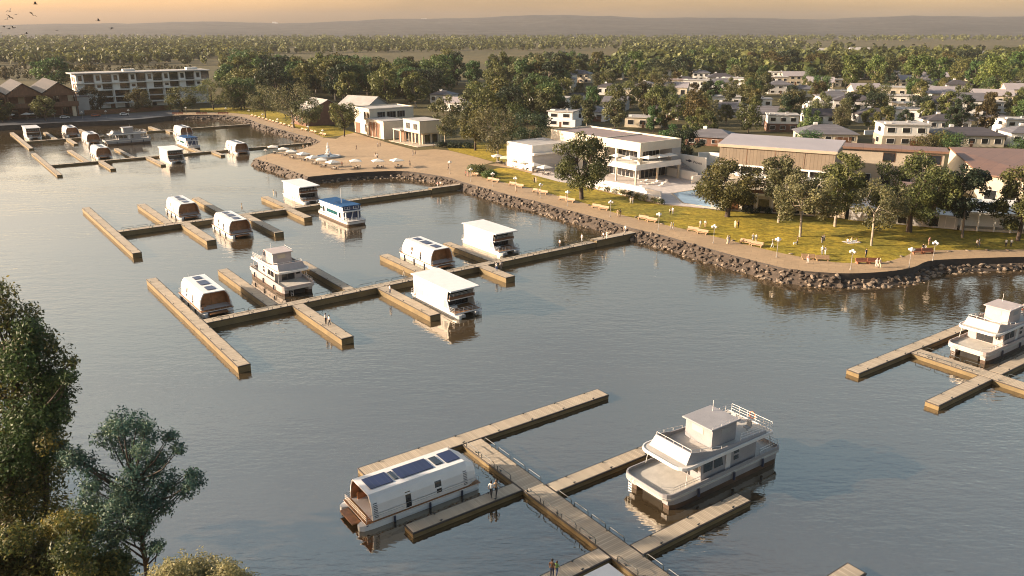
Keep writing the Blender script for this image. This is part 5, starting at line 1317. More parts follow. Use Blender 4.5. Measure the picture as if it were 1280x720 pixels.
# gabled pub
t = gbuild('brown timber pub with four steep gables and open verandas on the left waterfront', 'pub', 10.5, -455, 'gabled_pub')
NG, GW, GD_ = 4, 15.1, 46
for k in range(NG):
    x0 = k*GW; xm = x0+GW/2; x1 = x0+GW
    rp = MB()
    for sx,xe in ((-1,x0),(1,x1)):
        rp.add([(xe,-.8,11.7),(xm,-.8,16.6),(xm,GD_,16.6),(xe,GD_,11.7),(xe,-.8,11.35),(xm,-.8,16.25),(xm,GD_,16.25),(xe,GD_,11.35)],[(0,1,2,3),(4,5,6,7),(0,1,5,4),(3,2,6,7),(0,3,7,4)])
    rp.build('roof', M['pubroof'], t)
    g = MB(); g.add([(x0+.3,0,11.2),(x1-.3,0,11.2),(xm,0,16.1),(x0+.3,.3,11.2),(x1-.3,.3,11.2),(xm,.3,16.1)],[(0,1,2),(3,4,5),(0,1,4,3),(1,2,5,4),(2,0,3,5)]); g.build('gable', M['timber'], t)
    MB().box(x0+.4,x1-.4,.0,.25,10.3,11.19).build('lintel', M['brownwall'], t)
    bb_ = MB().box(x0+.05,x1-.05,-2.5,-2.2,5.3,7.4).build('balcony_front', M['timber'], t)
    MB().box(x0+.05,x1-.05,-2.19,7.9,5.0,5.3).build('upper_floor', M['brownwall'], t)
    for xx in (x0+.5,xm,x1-.5): MB().box(xx-.25,xx+.25,-.1,.4,-.3,10.29).build('post', M['brownwall'], t)
    for j,xx in enumerate((x0+2,x0+5.5,x0+9.2,x0+12)): 
        MB().box(xx,xx+2.6,7.93,7.98,5.9 if j%2 else .4,9.6 if j%2 else 3.8).build('window', M['cream' if (j+k)%3==0 else 'glass'], t)
MB().box(0,NG*GW,8,GD_-1,-.5,11.3).build('back_wall', M['brick'], t)
MB().box(NG*GW-3.2,NG*GW-1.6,-1.5,.0,-.4,5.0).build('chimney_pier', M['cream'], t)
MB().box(NG*GW,NG*GW+6,6,24,-.5,8.5).build('side_wing', M['greywall'], t); MB().bbox(NG*GW-.2,NG*GW+6.4,5.6,24.4,8.502,8.9,.04).build('side_wing_roof', M['darkroof'], t)
for i,(x,y) in enumerate(((2,150.6),(12.5,150.2),(34,149.2),(46,148.6))):
    loc = at(x,y,ZP); dup(um, loc, .3, ('first','second','third','fourth')[i]+' white parasol from the left edge before the gabled pub', 'parasols before the pub', 1.1)
    dup(tb, loc+Vector((.8,-.6,0)), 0, ('first','second','third','fourth')[i]+' cafe table from the left edge before the gabled pub', 'cafe tables')
# ------------------------------------------------------------------ houses
def house(loc, rz, w_, d_, h, roof, wall, rmat, label, group=None, storeys=1, wall2=None, ac=True, garage=False, name='house'):
    t = thing(name, label, 'house', (loc.x,loc.y,ZL), rz, group)
    x0,x1,y0,y1 = -w_/2,w_/2,-d_/2,d_/2
    if storeys == 2 and wall2:
        lw = MB().box(x0-.3,x1+1.5,y0-.4,y1,-.4,h*.5).build('lower_wall', M[wall2], t); wl = MB().box(x0,x1,y0,y1,h*.5+.002,h).build('wall', M[wall], t)
    else: wl = MB().box(x0,x1,y0,y1,-.4,h).build('wall', M[wall], t); lw = wl
    if roof == 'hip':
        o_ = .7; rz_ = min(w_,d_)*.23; k = min(w_,d_)/2
        rx = max(.2, w_/2-k); ry = max(.2, d_/2-k)
        rf = MB().add([(x0-o_,y0-o_,h+.002),(x1+o_,y0-o_,h+.002),(x1+o_,y1+o_,h+.002),(x0-o_,y1+o_,h+.002),(x0-o_,y0-o_,h+.2),(x1+o_,y0-o_,h+.2),(x1+o_,y1+o_,h+.2),(x0-o_,y1+o_,h+.2),(-rx,-ry,h+rz_),(rx,-ry,h+rz_),(rx,ry,h+rz_),(-rx,ry,h+rz_)],
              [(0,3,2,1),(0,1,5,4),(1,2,6,5),(2,3,7,6),(3,0,4,7),(4,5,9,8),(5,6,10,9),(6,7,11,10),(7,4,8,11),(8,9,10,11)]).build('roof', M[rmat], t)
        if ac: MB().bbox(-rx-.6,-rx+.8,-.6,.6,h+rz_-.1,h+rz_+.75,.06).build('roof_unit', M['white'], rf)
    elif roof == 'gable':
        o_ = .6; rz_ = d_*.26
        rf = MB().add([(x0-o_,y0-o_,h-.1),(x1+o_,y0-o_,h-.1),(x1+o_,0,h+rz_),(x0-o_,0,h+rz_),(x0-o_,y1+o_,h-.1),(x1+o_,y1+o_,h-.1),(x0-o_,y0-o_,h-.3),(x1+o_,y0-o_,h-.3),(x1+o_,0,h+rz_-.2),(x0-o_,0,h+rz_-.2),(x0-o_,y1+o_,h-.3),(x1+o_,y1+o_,h-.3)],
            [(0,1,2,3),(3,2,5,4),(6,7,8,9),(9,8,11,10),(0,1,7,6),(4,5,11,10),(1,2,8,7),(2,5,11,8),(0,3,9,6),(3,4,10,9)]).build('roof', M[rmat], t)
        for xx in (x0,x1-.2): MB().add([(xx,y0,h),(xx,y1,h),(xx,0,h+rz_-.25),(xx+.2,y0,h),(xx+.2,y1,h),(xx+.2,0,h+rz_-.25)],[(0,1,2),(3,4,5),(0,1,4,3),(1,2,5,4),(2,0,3,5)]).build('gable', M[wall], t)
    else:
        rf = MB().bbox(x0-.5,x1+.5,y0-.5,y1+.5,h+.002,h+.4,.05).build('roof', M[rmat], t)
        if ac: MB().bbox(x0+w_*.6,x0+w_*.6+1.2,-.5,.5,h+.41,h+1.2,.05).build('roof_unit', M['greywall'], rf)
        for xx in (x0+.6,): MB().box(xx,xx+2.2,y0+1,y0+2.8,h+.41,h+.9).build('roof_light', M['render'], rf)
    fh = h/storeys
    for s in range(storeys):
        src = lw if s == 0 else wl; dy = -.4 if (s == 0 and storeys == 2 and wall2) else 0; dx = -.3 if (s == 0 and storeys == 2 and wall2) else 0
        n = max(2, int(w_/4))
        for k in range(n):
            u = x0+w_*(k+.25)/n
            win(src,'y',y0+dy,-1,u,u+w_/n*.5,s*fh+fh*.3,s*fh+fh*.75,frame='render')
        win(src,'x',x0+dx,-1,-d_*.2,d_*.12,s*fh+fh*.3,s*fh+fh*.75,frame='render')
    if garage: MB().box(x0+w_*.62,x0+w_*.9,y0-.06 + (-.4 if storeys==2 and wall2 else 0),y0-.002 + (-.4 if storeys==2 and wall2 else 0),0,2.3).build('garage_door', M['brownwall'], t)
    else: MB().box(x0+w_*.48,x0+w_*.48+1.0,y0-.06 + (-.4 if storeys==2 and wall2 else 0),y0-.002 + (-.4 if storeys==2 and wall2 else 0),0,2.2).build('door', M['brownwall'], t)
    return t
g = R(GRID)
HOUSES = [ # px, py(base), rz, w, d, h, roof, wall, roofmat, label, storeys, wall2
 (890,180,-.45,20,13,3.4,'hip','brick','slate','brown brick house with slate hip roof and white roof unit behind the sign wall',1,None),
 (1030,176,-.15,24,15,3.6,'hip','cream','slate','wide cream house with slate hip roof just behind the tan clad hall',1,None),
 (1124,181,-.12,18,12,8.5,'flat','render','flatroof','tall white cubic house with beige lower storey behind the beige hall',2,'beige'),
 (1205,181,-.1,26,13,4.4,'hip','cream','darkroof','long cream house with dark hip roof, right of the tall white cubic house',1,None),
 (1278,180,-.1,16,12,5,'hip','render','slate','white house with grey hip roof cut by the right edge, behind the brown roof',1,None),
 (1268,168,-.05,15,11,6.8,'flat','render','flatroof','white flat roofed cubic house at the right edge, second row',2,'render'),
 (976,163,-.2,14,11,7.2,'flat','render','flatroof','white over brown brick two storey house behind the tan clad hall',2,'brick'),
 (1022,153,-.15,16,11,4.2,'gable','render','darkroof','white house with dark gable roof in the third row',1,None),
 (1026,139,-.1,19,12,4.8,'flat','render','flatroof','broad white flat roofed house above the dark gable house',1,None),
 (912,145,-.25,26,15,4.2,'hip','greywall','slate','grey house with wide slate hip roof above the sign wall',1,None),
 (1090,152,-.1,18,13,4,'hip','greywall','darkroof','grey walled house with dark hip roof behind the tall white cubic house',1,None),
 (1134,139,-.1,15,11,4.6,'flat','cream','flatroof','cream flat roofed house in the middle row right of centre',1,None),
 (1196,137,-.08,13,11,8.2,'flat','cream','flatroof','cream and brown two storey house in the right middle row',2,'brick'),
 (1228,140,-.08,17,12,6,'flat','greywhite','flatroof','pale bluish two storey house at the right of the middle row',2,'greywhite'),
 (1156,119,-.1,12,10,6,'flat','cream','flatroof','small cream two storey house below the bright trees on the right',2,'cream'),
 (1180,160,-.1,20,12,4,'hip','offwhite','darkroof','off white house with a dark hip roof in the right second row',1,None),
 (1246,160,-.08,14,11,4,'hip','greywall','darkroof','low grey house with dark hip roof near the right edge, second row',1,None),
 (830,148,-.3,16,12,4.4,'gable','render','darkroof','white house with dark gable roof half hidden above the restaurant roof',1,None),
 (805,158,-.3,18,11,4.6,'flat','cream','flatroof','cream flat roofed house peeping over the restaurant roof',1,None),
 (740,150,-.4,17,12,4.6,'hip','render','slate','white house with slate roof left above the restaurant roof',1,None),
 (704,157,-.4,13,10,7,'flat','render','flatroof','narrow white house at the back corner of the restaurant',2,'render'),
 (688,127,-.4,19,12,6.5,'hip','render','slate','white house with slate roof at the left end of the town',2,'render'),
 (725,103,-.35,20,13,7.5,'hip','cream','slate','cream two storey house at the far left end of the town',2,'cream'),
 (768,99,-.3,17,12,5,'flat','cream','flatroof','pale flat roofed house in the far left row of the town',1,None),
 (797,97,-.3,18,12,6,'flat','cream','flatroof','cream flat roofed house in the far row above the restaurant',2,'cream'),
 (826,99,-.3,18,12,8,'flat','render','flatroof','white two storey house in the far row above the restaurant',2,'render'),
 (868,116,-.25,17,12,9,'flat','render','flatroof','tall white stepped house in the middle of the town',2,'render'),
 (842,113,-.25,19,13,8,'flat','cream','mauveroof','cream house with mauve roof in the middle of the town',2,'brick'),
 (808,117,-.3,16,12,6,'hip','render','slate','white house with blue grey roof in the middle of the town',2,'render'),
 (876,101,-.25,15,11,7,'hip','render','slate','white house with pale roof at the far edge of the town',2,'render'),
 (786,125,-.3,13,11,7,'flat','cream','flatroof','bright cream house left of the middle of the town',2,'cream'),
 (972,109,-.15,14,11,8,'flat','cream','flatroof','cream two storey house far back between dark trees',2,'brick'),
 (1003,120,-.15,16,11,5,'hip','render','slate','white house with slate roof far back in the centre right',1,None),
 (1048,123,-.1,15,11,5,'flat','cream','flatroof','cream flat house far back below the bright tall tree',1,None),
 (948,133,-.2,15,11,4.5,'flat','render','flatroof','white flat roofed house between the grey house and the far dark trees',1,None),
 (1100,120,-.1,14,11,5,'hip','cream','slate','cream house with slate roof far back on the right',1,None),
 (1252,128,-.08,15,11,5,'hip','cream','darkroof','cream house with dark roof far back at the right edge',1,None),
 (760,118,-.35,15,11,5.5,'hip','offwhite','darkroof','off white house with dark roof among the left town trees',1,None),
 (715,133,-.4,15,11,5.5,'gable','offwhite','darkroof','off white gabled house among the left town trees',1,None),
 (770,137,-.35,14,11,5,'gable','greywall','slate','grey gabled house among the left town trees',1,None),
 (854,134,-.25,18,11,4.6,'gable','greywhite','slate','grey white long gabled house in the middle of the town',1,None),
 (660,120,-.4,17,12,5,'hip','greywhite','slate','grey white house with slate roof beside the wood on the left',1,None),
 (636,124,-.4,15,11,5,'gable','offwhite','slate','off white gabled house beside the wood on the left',1,None),
 (600,117,-.4,15,11,5,'hip','greywhite','slate','grey white house half hidden in the wood behind the hall',1,None),
 (570,138,-.4,15,11,5,'gable','render','greyroof','white gabled house behind the annex trees',1,None),
 (555,128,-.4,15,11,5,'hip','render','slate','white house with blue grey roof behind the community hall',1,None),
 (1030,68.5,-.1,34,20,6,'gable','render','flatroof','far white roofed house beyond the town, leftmost of four','1',None),
 (1073,68.5,-.1,34,18,8,'gable','render','flatroof','far white roofed house beyond the town, second of four','1',None),
 (1149,70,-.1,30,18,7,'flat','cream','flatroof','far pale house beyond the town, third of four','1',None),
 (1243,70,-.1,60,20,7,'flat','render','flatroof','far long white building beyond the town, fourth of four','1',None),
]
for px,py,rz,w_,d_,h,rf,wa,rm,lb,stv,w2 in HOUSES:
    house(at(px,py,ZL), rz, w_*.88, d_*.88, h*.92, rf, wa, rm, lb, None, int(stv), w2, ac=py>100, garage=rnd.random()<.4)
# the rest of the town: smaller roofs showing between the trees
taken = [at(h[0],h[1],ZL) for h in HOUSES]
kinds_ = (('flat','render','flatroof','small white flat roofed house'),('hip','offwhite','slate','small off white house with a slate hip roof'),('gable','cream','greyroof','small cream house with a pale gable roof'),('hip','greywhite','darkroof','small grey white house with a dark hip roof'),('flat','cream','flatroof','small cream flat roofed house'),('gable','render','slate','small white house with a slate gable roof'))
row_names = {0:'in the rearmost rows of the town',1:'in the middle rows of the town',2:'in the front rows of the town'}
EXTRA = []
tries = 0
while len(EXTRA) < 46 and tries < 4000:
    tries += 1; x = rnd.uniform(670,1285); y = rnd.uniform(94,158 if x > 860 else 142)
    p = at(x,y,ZL)
    if any((p-q).length < 20 for q in taken): continue
    taken.append(p); rf, wa, rm, lb = kinds_[rnd.randrange(6)]; lb = lb+' '+row_names[0 if y < 112 else 1 if y < 133 else 2]
    house(p, rnd.uniform(-.4,-.05), rnd.uniform(15,21), rnd.uniform(11,13), rnd.uniform(4.5,7.5), rf, wa, rm, lb, lb.replace('house','houses'), 1 if y > 120 else 2, None)
    EXTRA.append((x,y))
house(at(402,154,ZL), R(-53), 16, 22, 5.5, 'gable','brick','flatroof','brown cafe with a pale gable roof behind the bay lawn', None,1,None,False,name='cafe_house')
house(at(455,146,ZL), R(-30), 18, 14, 6.5, 'gable','greywall','flatroof','grey shed with white gable roof behind the community hall', None,1,None,False,name='shed')
wall_line('garden_wall','pale garden wall between the sign wall and the brick house','wall',[(872,207),(885,206.5),(902,208)],4.2,.4,'render')
wall_line('carport_wall','white boundary wall in front of the grey hip roofed houses','wall',[(1080,168.5),(1150,166.5),(1240,164)],1.8,.4,'render')
# white specks: farm buildings on the hills
for i,(x,y,wd) in enumerate(((343,28.5,30),(346,29.5,20),(492,27.5,26),(510,25.5,24),(530,24.5,40),(622,24.5,24),(1145,43,60))):
    D = 6200; p = at_depth(x,y,D if i<6 else 3900)
    t = thing('farm_building', ('first','second','third','fourth','fifth','sixth','last')[i]+' white speck of a farm building on the far hills, counted from the left', 'farm building', (p.x,p.y,p.z-4), -.1, 'farm buildings on the hills')
    MB().box(-wd/2,wd/2,-8,8,-30,7).build('wall', M['white'], t); MB().loft([[(-wd/2-1,-9,7.01),(wd/2+1,-9,7.01),(wd/2+1,9,7.01),(-wd/2-1,9,7.01)],[(-wd/2-1,-.5,11),(wd/2+1,-.5,11),(wd/2+1,.5,11),(-wd/2-1,.5,11)]]).build('roof', M['white'], t)
# ------------------------------------------------------------------ foliage
def leaf_mesh(name, C, Nn, sz, aspect, tone, mat):
    """rhombic leaf faces: centres C, normals Nn, lengths sz, a colour tone per face"""
    n = len(C)
    Nn = Nn/np.maximum(1e-6, np.linalg.norm(Nn,axis=1,keepdims=True))
    rv = nrng.normal(size=(n,3)); T = rv - (rv*Nn).sum(1,keepdims=True)*Nn; T /= np.maximum(1e-6,np.linalg.norm(T,axis=1,keepdims=True))
    B = np.cross(Nn,T); L = sz[:,None]*.5; Wd = L*aspect
    V = np.empty((n,4,3)); V[:,0] = C-T*L; V[:,1] = C+B*Wd+Nn*L*.12; V[:,2] = C+T*L; V[:,3] = C-B*Wd+Nn*L*.12
    me = bpy.data.meshes.new(name); me.vertices.add(n*4); me.loops.add(n*4); me.polygons.add(n)
    me.vertices.foreach_set('co', V.astype(np.float32).ravel()); me.loops.foreach_set('vertex_index', np.arange(n*4,dtype=np.int32))
    me.polygons.foreach_set('loop_start', np.arange(0,n*4,4,dtype=np.int32)); me.polygons.foreach_set('loop_total', np.full(n,4,np.int32))
    a = me.attributes.new('tone','FLOAT','FACE'); a.data.foreach_set('value', tone.astype(np.float32))
    me.materials.append(mat); me.update(calc_edges=True); return me
def clump_leaves(clumps, n, size, flat=.8, hang=0.0, shell=.55):
    """clumps: (centre, radius); leaves sit in the outer part of each lumpy clump"""
    C = []; Nn = []; T = []
    w_ = np.array([r**2 for _, r in clumps]); w_ = w_/w_.sum(); cnt = nrng.multinomial(n, w_)
    for (c, r), k in zip(clumps, cnt):
        if k == 0: continue
        d = nrng.normal(size=(k,3)); d /= np.linalg.norm(d,axis=1,keepdims=True)
        rad = r*(shell+(1-shell)*nrng.random((k,1))**.6)*(1+.25*np.sin(d[:,:1]*7+r*5)*np.cos(d[:,1:2]*6+c[0]))
        p = d*rad; p[:,2] *= flat; p[:,2] -= hang*nrng.random(k)*r
        C.append(np.array(c)+p); Nn.append(d*.7+nrng.normal(size=(k,3))*.55+np.array([0,0,.3]))
        T.append(np.clip(.5+nrng.normal()*.16+nrng.normal(size=k)*.17,0,1))
    C = np.concatenate(C); return C, np.concatenate(Nn), size*(.65+.7*nrng.random(len(C))), np.concatenate(T)
def make_tree(seed, kind='olive', H=15, rx=5.5, crown_lo=.32, nclump=26, nleaf=5000, lsize=.6, bark='trunkd', fork=.28, tr=.32, irregular=.3, hang=.2, flat=.8, aspect=.55, csize=.30, round_=True):
    r_ = random.Random(seed); np_seed = nrng
    cz = H*(crown_lo+1)/2; rz = H*(1-crown_lo)/2
    clumps = []
    for i in range(nclump):
        for _ in range(30):
            u = Vector((r_.gauss(0,1), r_.gauss(0,1), r_.gauss(0,1))).normalized()
            k = r_.uniform(.45,1.0)**.6
            if not round_ : k = r_.uniform(.2,1)
            p = Vector((u.x*rx*k*(1+irregular*r_.uniform(-1,.6)), u.y*rx*k*(1+irregular*r_.uniform(-1,.6)), cz+u.z*rz*k))
            if p.z > H*crown_lo*.8: break
        rad = rx*csize*r_.uniform(.7,1.25)
        clumps.append((p, rad))
    # trunk and limbs
    mb = MB(); lean = Vector((r_.uniform(-.5,.5), r_.uniform(-.5,.5), 0)); top = Vector((lean.x, lean.y, H*fork))
    mb.tube([(0,0,-.4),(0,0,.02),(lean.x*.4,lean.y*.4,H*fork*.5),top], tr*1.25, 8, tr*.8)
    nl = max(4, nclump//4); hubs = []
    for i in range(nl):
        c = clumps[i][0]; m = top.lerp(c,.55)+Vector((r_.uniform(-.4,.4),r_.uniform(-.4,.4),r_.uniform(-.2,.6))); mb.tube([top, top.lerp(m,.5)+Vector((0,0,.3)), m, c], tr*.55, 6, tr*.10); hubs.append(m)
    for c, rad in clumps[nl:]:
        h = min(hubs, key=lambda q: (q-c).length); mb.tube([h, h.lerp(c,.5)+Vector((r_.uniform(-.2,.2),r_.uniform(-.2,.2),.2)), c], tr*.2, 5, tr*.05)
    tm = mb.mesh('trunk', M[bark], True)
    C, Nn, S, T = clump_leaves([((c.x,c.y,c.z), rad) for c, rad in clumps], nleaf, lsize, flat, hang)
    cm = leaf_mesh('crown', C, Nn, S, aspect, T, LEAF[kind])
    return tm, cm
def plant_tree(proto, loc, sx, sz, rz, label, group, kind=None, name='tree'):
    t = thing(name, label, 'tree', loc, rz, group); t.scale = (sx,sx,sz)
    put('trunk', proto[0], t); c = put('crown', proto[1], t)
    if kind: c.material_slots[0].link = 'OBJECT'; c.material_slots[0].material = LEAF[kind]
    return t
# --- trees of the lawn: each grown for its own place
def lawn_tree(px, py, ytop, wpx, label, zb=ZP, **kw):
    loc = at(px,py,zb); 
    lo, hi = 1., 60.
    for _ in range(40):
        m = (lo+hi)/2; d = loc.y*_c+(CAM_H-zb-m)*_s; v = (-loc.y*_s+(CAM_H-zb-m)*_c)/d
        if 360+FOC*v > ytop: lo = m
        else: hi = m
    d = loc.y*_c+(CAM_H-zb)*_s; rx = wpx/2*d/FOC
    kw.setdefault('H', lo*.97); kw['rx'] = rx*1.06
    pr = make_tree(int(px*7+py), **kw)
    return plant_tree(pr, loc, 1, 1, 0, label, None, name='lawn_tree')
big = dict(nleaf=13000, lsize=.52, nclump=46, csize=.25)
lawn_tree(727,249,164,70,'lone round olive tree on the lawn before the white restaurant', kind='olive', crown_lo=.22, fork=.2, tr=.55, **big)
lawn_tree(909,271,197,72,'wide drooping tree at the left of the terrace podium, dark forked trunk', kind='olive', crown_lo=.2, fork=.2, tr=.6, hang=.6, **big)
lawn_tree(973,278,194,52,'tall narrow pale trunked tree just right of the wide drooping tree', kind='gum', bark='trunkw', crown_lo=.3, fork=.4, tr=.3, nleaf=5000, lsize=.5, nclump=34, csize=.27, irregular=.4)
lawn_tree(1000,296,217,72,'spreading thin gum tree with a pale grey trunk in the middle of the lawn', kind='gum', bark='trunkw', crown_lo=.28, fork=.42, tr=.28, nleaf=8500, lsize=.46, nclump=40, csize=.22, irregular=.45)
lawn_tree(1043.5,283,189,58,'tall dark gum tree with a straight pale trunk before the beige hall', kind='olive', bark='trunkw', crown_lo=.26, fork=.45, tr=.32, nleaf=9500, lsize=.48, nclump=40, csize=.26)
lawn_tree(1089,307,222,70,'sparse young gum with a white trunk nearest the path', kind='gum', bark='trunkw', crown_lo=.27, fork=.5, tr=.22, nleaf=5200, lsize=.44, nclump=38, csize=.22, irregular=.4)
lawn_tree(1136,290,191,92,'largest broad tree on the lawn with a thick reddish trunk', kind='olive', crown_lo=.22, fork=.22, tr=.6, hang=.3, nleaf=19000, lsize=.48, nclump=64, csize=.22)
lawn_tree(1202.5,297,204,62,'dense dark tree with a thin grey trunk before the cream hall', kind='dark', bark='trunk', crown_lo=.25, fork=.4, tr=.25, nleaf=10500, lsize=.46, nclump=40, csize=.26)
lawn_tree(1272,301,203,74,'dark tree cut by the right edge before the white podium', kind='olive', crown_lo=.18, fork=.3, tr=.4, nleaf=12000, lsize=.48, nclump=44, csize=.25)
mid = dict(nleaf=4200, lsize=.62, nclump=30, csize=.28)
lawn_tree(622,203,124,56,'tall leafy gum with a white trunk beside the first parasols of the row', kind='gum', bark='trunkw', crown_lo=.25, fork=.35, tr=.3, hang=.5, **mid)
lawn_tree(594,188,131,40,'dark bushy tree standing left of the tall white trunked gum', kind='olive', crown_lo=.2, fork=.3, tr=.4, **mid)
lawn_tree(557,184,112,40,'slim gum with a pale trunk in front of the annex', kind='gum', bark='trunkw', crown_lo=.2, fork=.4, tr=.25, hang=.4, **mid)
lawn_tree(661,192,137,58,'wide dark tree behind the white square building', kind='dark', crown_lo=.15, fork=.3, tr=.35, **mid)
lawn_tree(640,181,128,44,'dark tree at the back of the small lawn by the hedge', kind='olive', crown_lo=.15, fork=.3, tr=.35, **mid)
lawn_tree(367.5,160,102,58,'broad gum with two trunks over the middle of the bay lawn', kind='gum', bark='trunk', crown_lo=.22, fork=.3, tr=.4, hang=.5, **mid)
lawn_tree(385.5,163,118,36,'slim gum in front of the brown cafe on the bay lawn', kind='gum', bark='trunkw', crown_lo=.25, fork=.35, tr=.25, hang=.4, **mid)
lawn_tree(332,147.5,104,38,'gum at the left end of the tan benches on the bay lawn', kind='gum', bark='trunk', crown_lo=.2, fork=.35, tr=.3, hang=.4, **mid)
lawn_tree(430.5,170.5,125,36,'small dark tree left of the community hall', kind='olive', crown_lo=.22, fork=.4, tr=.28, **mid)
lawn_tree(117,140,107,30,'golden tree in front of the left end of the apartment block', kind='rust', crown_lo=.1, fork=.3, tr=.3, **mid)
lawn_tree(175,139.5,108,30,'golden tree in front of the middle of the apartment block', kind='rust', crown_lo=.1, fork=.3, tr=.3, **mid)
lawn_tree(228,139.5,104,38,'round olive tree at the right end of the apartment fence', kind='olive', crown_lo=.1, fork=.25, tr=.35, **mid)
lawn_tree(267,137,97,40,'dark forked tree over the bay lawn, right of the apartment block', kind='olive', crown_lo=.15, fork=.25, tr=.35, **mid)
lawn_tree(302,137.5,103,46,'pale gum above the red brown benches of the bay', kind='gum', crown_lo=.1, fork=.3, tr=.35, hang=.4, **mid)
lawn_tree(57,151,118,26,'small tree before the valley of the right two pub gables', kind='olive', crown_lo=.1, fork=.4, tr=.2, **mid)
lawn_tree(4,152,120,24,'small tree at the left edge before the pub', kind='olive', crown_lo=.1, fork=.4, tr=.2, **mid)
lawn_tree(855,200,160,42,'dark tree behind the right end of the restaurant', kind='dark', crown_lo=.08, fork=.3, tr=.3, **mid)
lawn_tree(839,192,157,30,'bright tipped small tree at the back of the restaurant roof', kind='green', crown_lo=.1, fork=.3, tr=.3, **mid)
# clipped shrubs and hedge
def shrub(px, py, w_, h_, label, kind='gold', n=1500, group=None, ls=.34, nm='shrub'):
    loc = at(px,py,ZP); cl = [((rnd.uniform(-.5,.5)*w_, rnd.uniform(-.4,.4)*w_*.6, h_*rnd.uniform(.3,.62)), h_*.42) for _ in range(7)]
    C,Nn,S,T = clump_leaves(cl, n, ls, .9); C[:,2] = np.abs(C[:,2])
    return tag(put(nm, leaf_mesh(nm, C, Nn, S, .6, T, LEAF[kind]), None, loc), label, 'shrub', group)
for i,(x,y,w_,h_,k) in enumerate(((596,217,4,3.4,'green'),(603,219,5,3.4,'gold'),(610,222.5,4,2.8,'green'))): shrub(x,y,w_,h_,('left','middle','right')[i]+' leafy shrub of the clump at the plaza corner',k)
for i in range(6): shrub(550+i*7.4,184+.25*i,3.6,2.3,('first','second','third','fourth','fifth','sixth')[i]+' clipped dark hedge block from the annex corner','dark',900,'hedge blocks beside the annex')
for i in range(12):
    f = i/11; shrub(722+f*104+rnd.uniform(-2,2), 231.6+f*25-1.4, 2.0, 1.7, 'grey green planting along the white pool terrace wall', ('sage','gum','olive')[i%3], 420, 'plants along the pool terrace wall', .3)
for i,(x,y) in enumerate(((932,266),(942,266.5),(960,267),(985,269),(1108,279),(1165,284),(907,263.5))):
    shrub(x,y,2.2,1.7,'low dark shrub at the foot of the pale podium behind the lawn','dark',420,'shrubs at the foot of the podium',.3)
for i,(x,y,k) in enumerate(((1176,186,'gold'),(1188,188,'green'),(1010,184,'green'),(1160,186,'rust'),(1276,192,'green'))):
    shrub(x,y,7,7,('first','second','third','fourth','last')[i]+' bright shrub above the tan and brown hall roofs, counted from the beige hall','gold' if k=='gold' else k,1500,None,.5)
# --- prototypes for the wood and the town
PROTO = []
for s in range(9):
    pr = make_tree(100+s, kind='olive', H=14, rx=(5.2,6.0,4.6,6.4,4.2,5.6,5.0,6.6,4.0)[s], crown_lo=(.18,.12,.2,.1,.1,.22,.15,.15,.06)[s], nclump=30, nleaf=3000, lsize=.8, bark=('trunkd','trunk','trunkw')[s%3], fork=.3, tr=.3, csize=.32, hang=.3)
    PROTO.append(pr)
KN = {'olive':'olive brown','gum':'grey green','dark':'very dark green','bright':'bright yellow green','green':'fresh green','rust':'rusty brown'}
def wood(px, py, H, kind, where, grp, wide=1.0):
    sz = H/14; p = PROTO[rnd.randrange(len(PROTO))]
    return plant_tree(p, at(px,py,ZL), sz*wide*rnd.uniform(.9,1.2), sz, rnd.uniform(0,6.28), KN[kind]+' tree '+where, KN[kind]+' trees '+grp, kind)
def pick(ws): 
    x = rnd.random()*sum(v for _,v in ws)
    for k,v in ws:
        x -= v
        if x <= 0: return k
    return ws[0][0]
# wood behind the bay and the community hall
placed = []
def scatter(n, x0,x1,y0f,y1f, mind, hmin,hmax, kinds, where, grp, avoid=None, wide=1.0):
    k = tries = 0; mine = []
    while k < n and tries < 6000:
        tries += 1; x = rnd.uniform(x0,x1); y = rnd.uniform(y0f(x),y1f(x))
        if avoid and avoid(x,y): continue
        p = at(x,y,ZL)
        if any((p.x-q.x)**2+(p.y-q.y)**2 < mind*mind for q in mine): continue
        mine.append(p); k += 1
        wood(x,y,rnd.uniform(hmin,hmax),pick(kinds),where,grp,wide)
scatter(92, 285,700, lambda x: 101, lambda x: 137 if x < 520 else 129, 9, 17,25, [('olive',4),('dark',2.6),('rust',1),('green',2.6),('gum',1.2)], 'in the dense wood behind the bay and the hall', 'in the wood behind the bay', lambda x,y: 385<x<425 and y>128 or 440<x<470 and y>125 or 548<x<650 and y>114)
for x,y,h,k in ((310,112,20,'bright'),(333,110,19,'bright'),(432,112,24,'dark'),(465,108,22,'green'),(540,104,21,'bright'),(478,118,20,'dark'),(566,108,22,'green'),(620,104,19,'bright'),(395,118,18,'rust')):
    wood(x,y,h,k,'rising above the rest of the wood behind the bay lawn','standing out of the wood behind the bay')
scatter(13, 548,700, lambda x: 132, lambda x: 160, 9, 14,19, [('olive',4),('gum',2),('dark',1.5),('green',1)], 'behind the annex and the small lawn', 'behind the annex and the small lawn', lambda x,y: abs(x-570)<12 and y>134)
scatter(12, 272,355, lambda x: 118, lambda x: 128, 9, 12,18, [('olive',3),('rust',2),('gum',1)], 'between the apartment block and the bay wood', 'right of the apartment block')
for x,y,h,k,lb in ((70,112,22,'green','rising behind the brown pub gables'),(95,108,16,'rust','behind the left end of the apartment roof'),(112,104,15,'rust','behind the left end of the apartment roof')):
    wood(x,y,h,k,lb,lb,1.2)
scatter(9, 0,215, lambda x: 97, lambda x: 108, 14, 6,11, [('rust',3),('olive',3)], 'in the scrub behind the pub and the apartment block', 'in the scrub behind the pub')
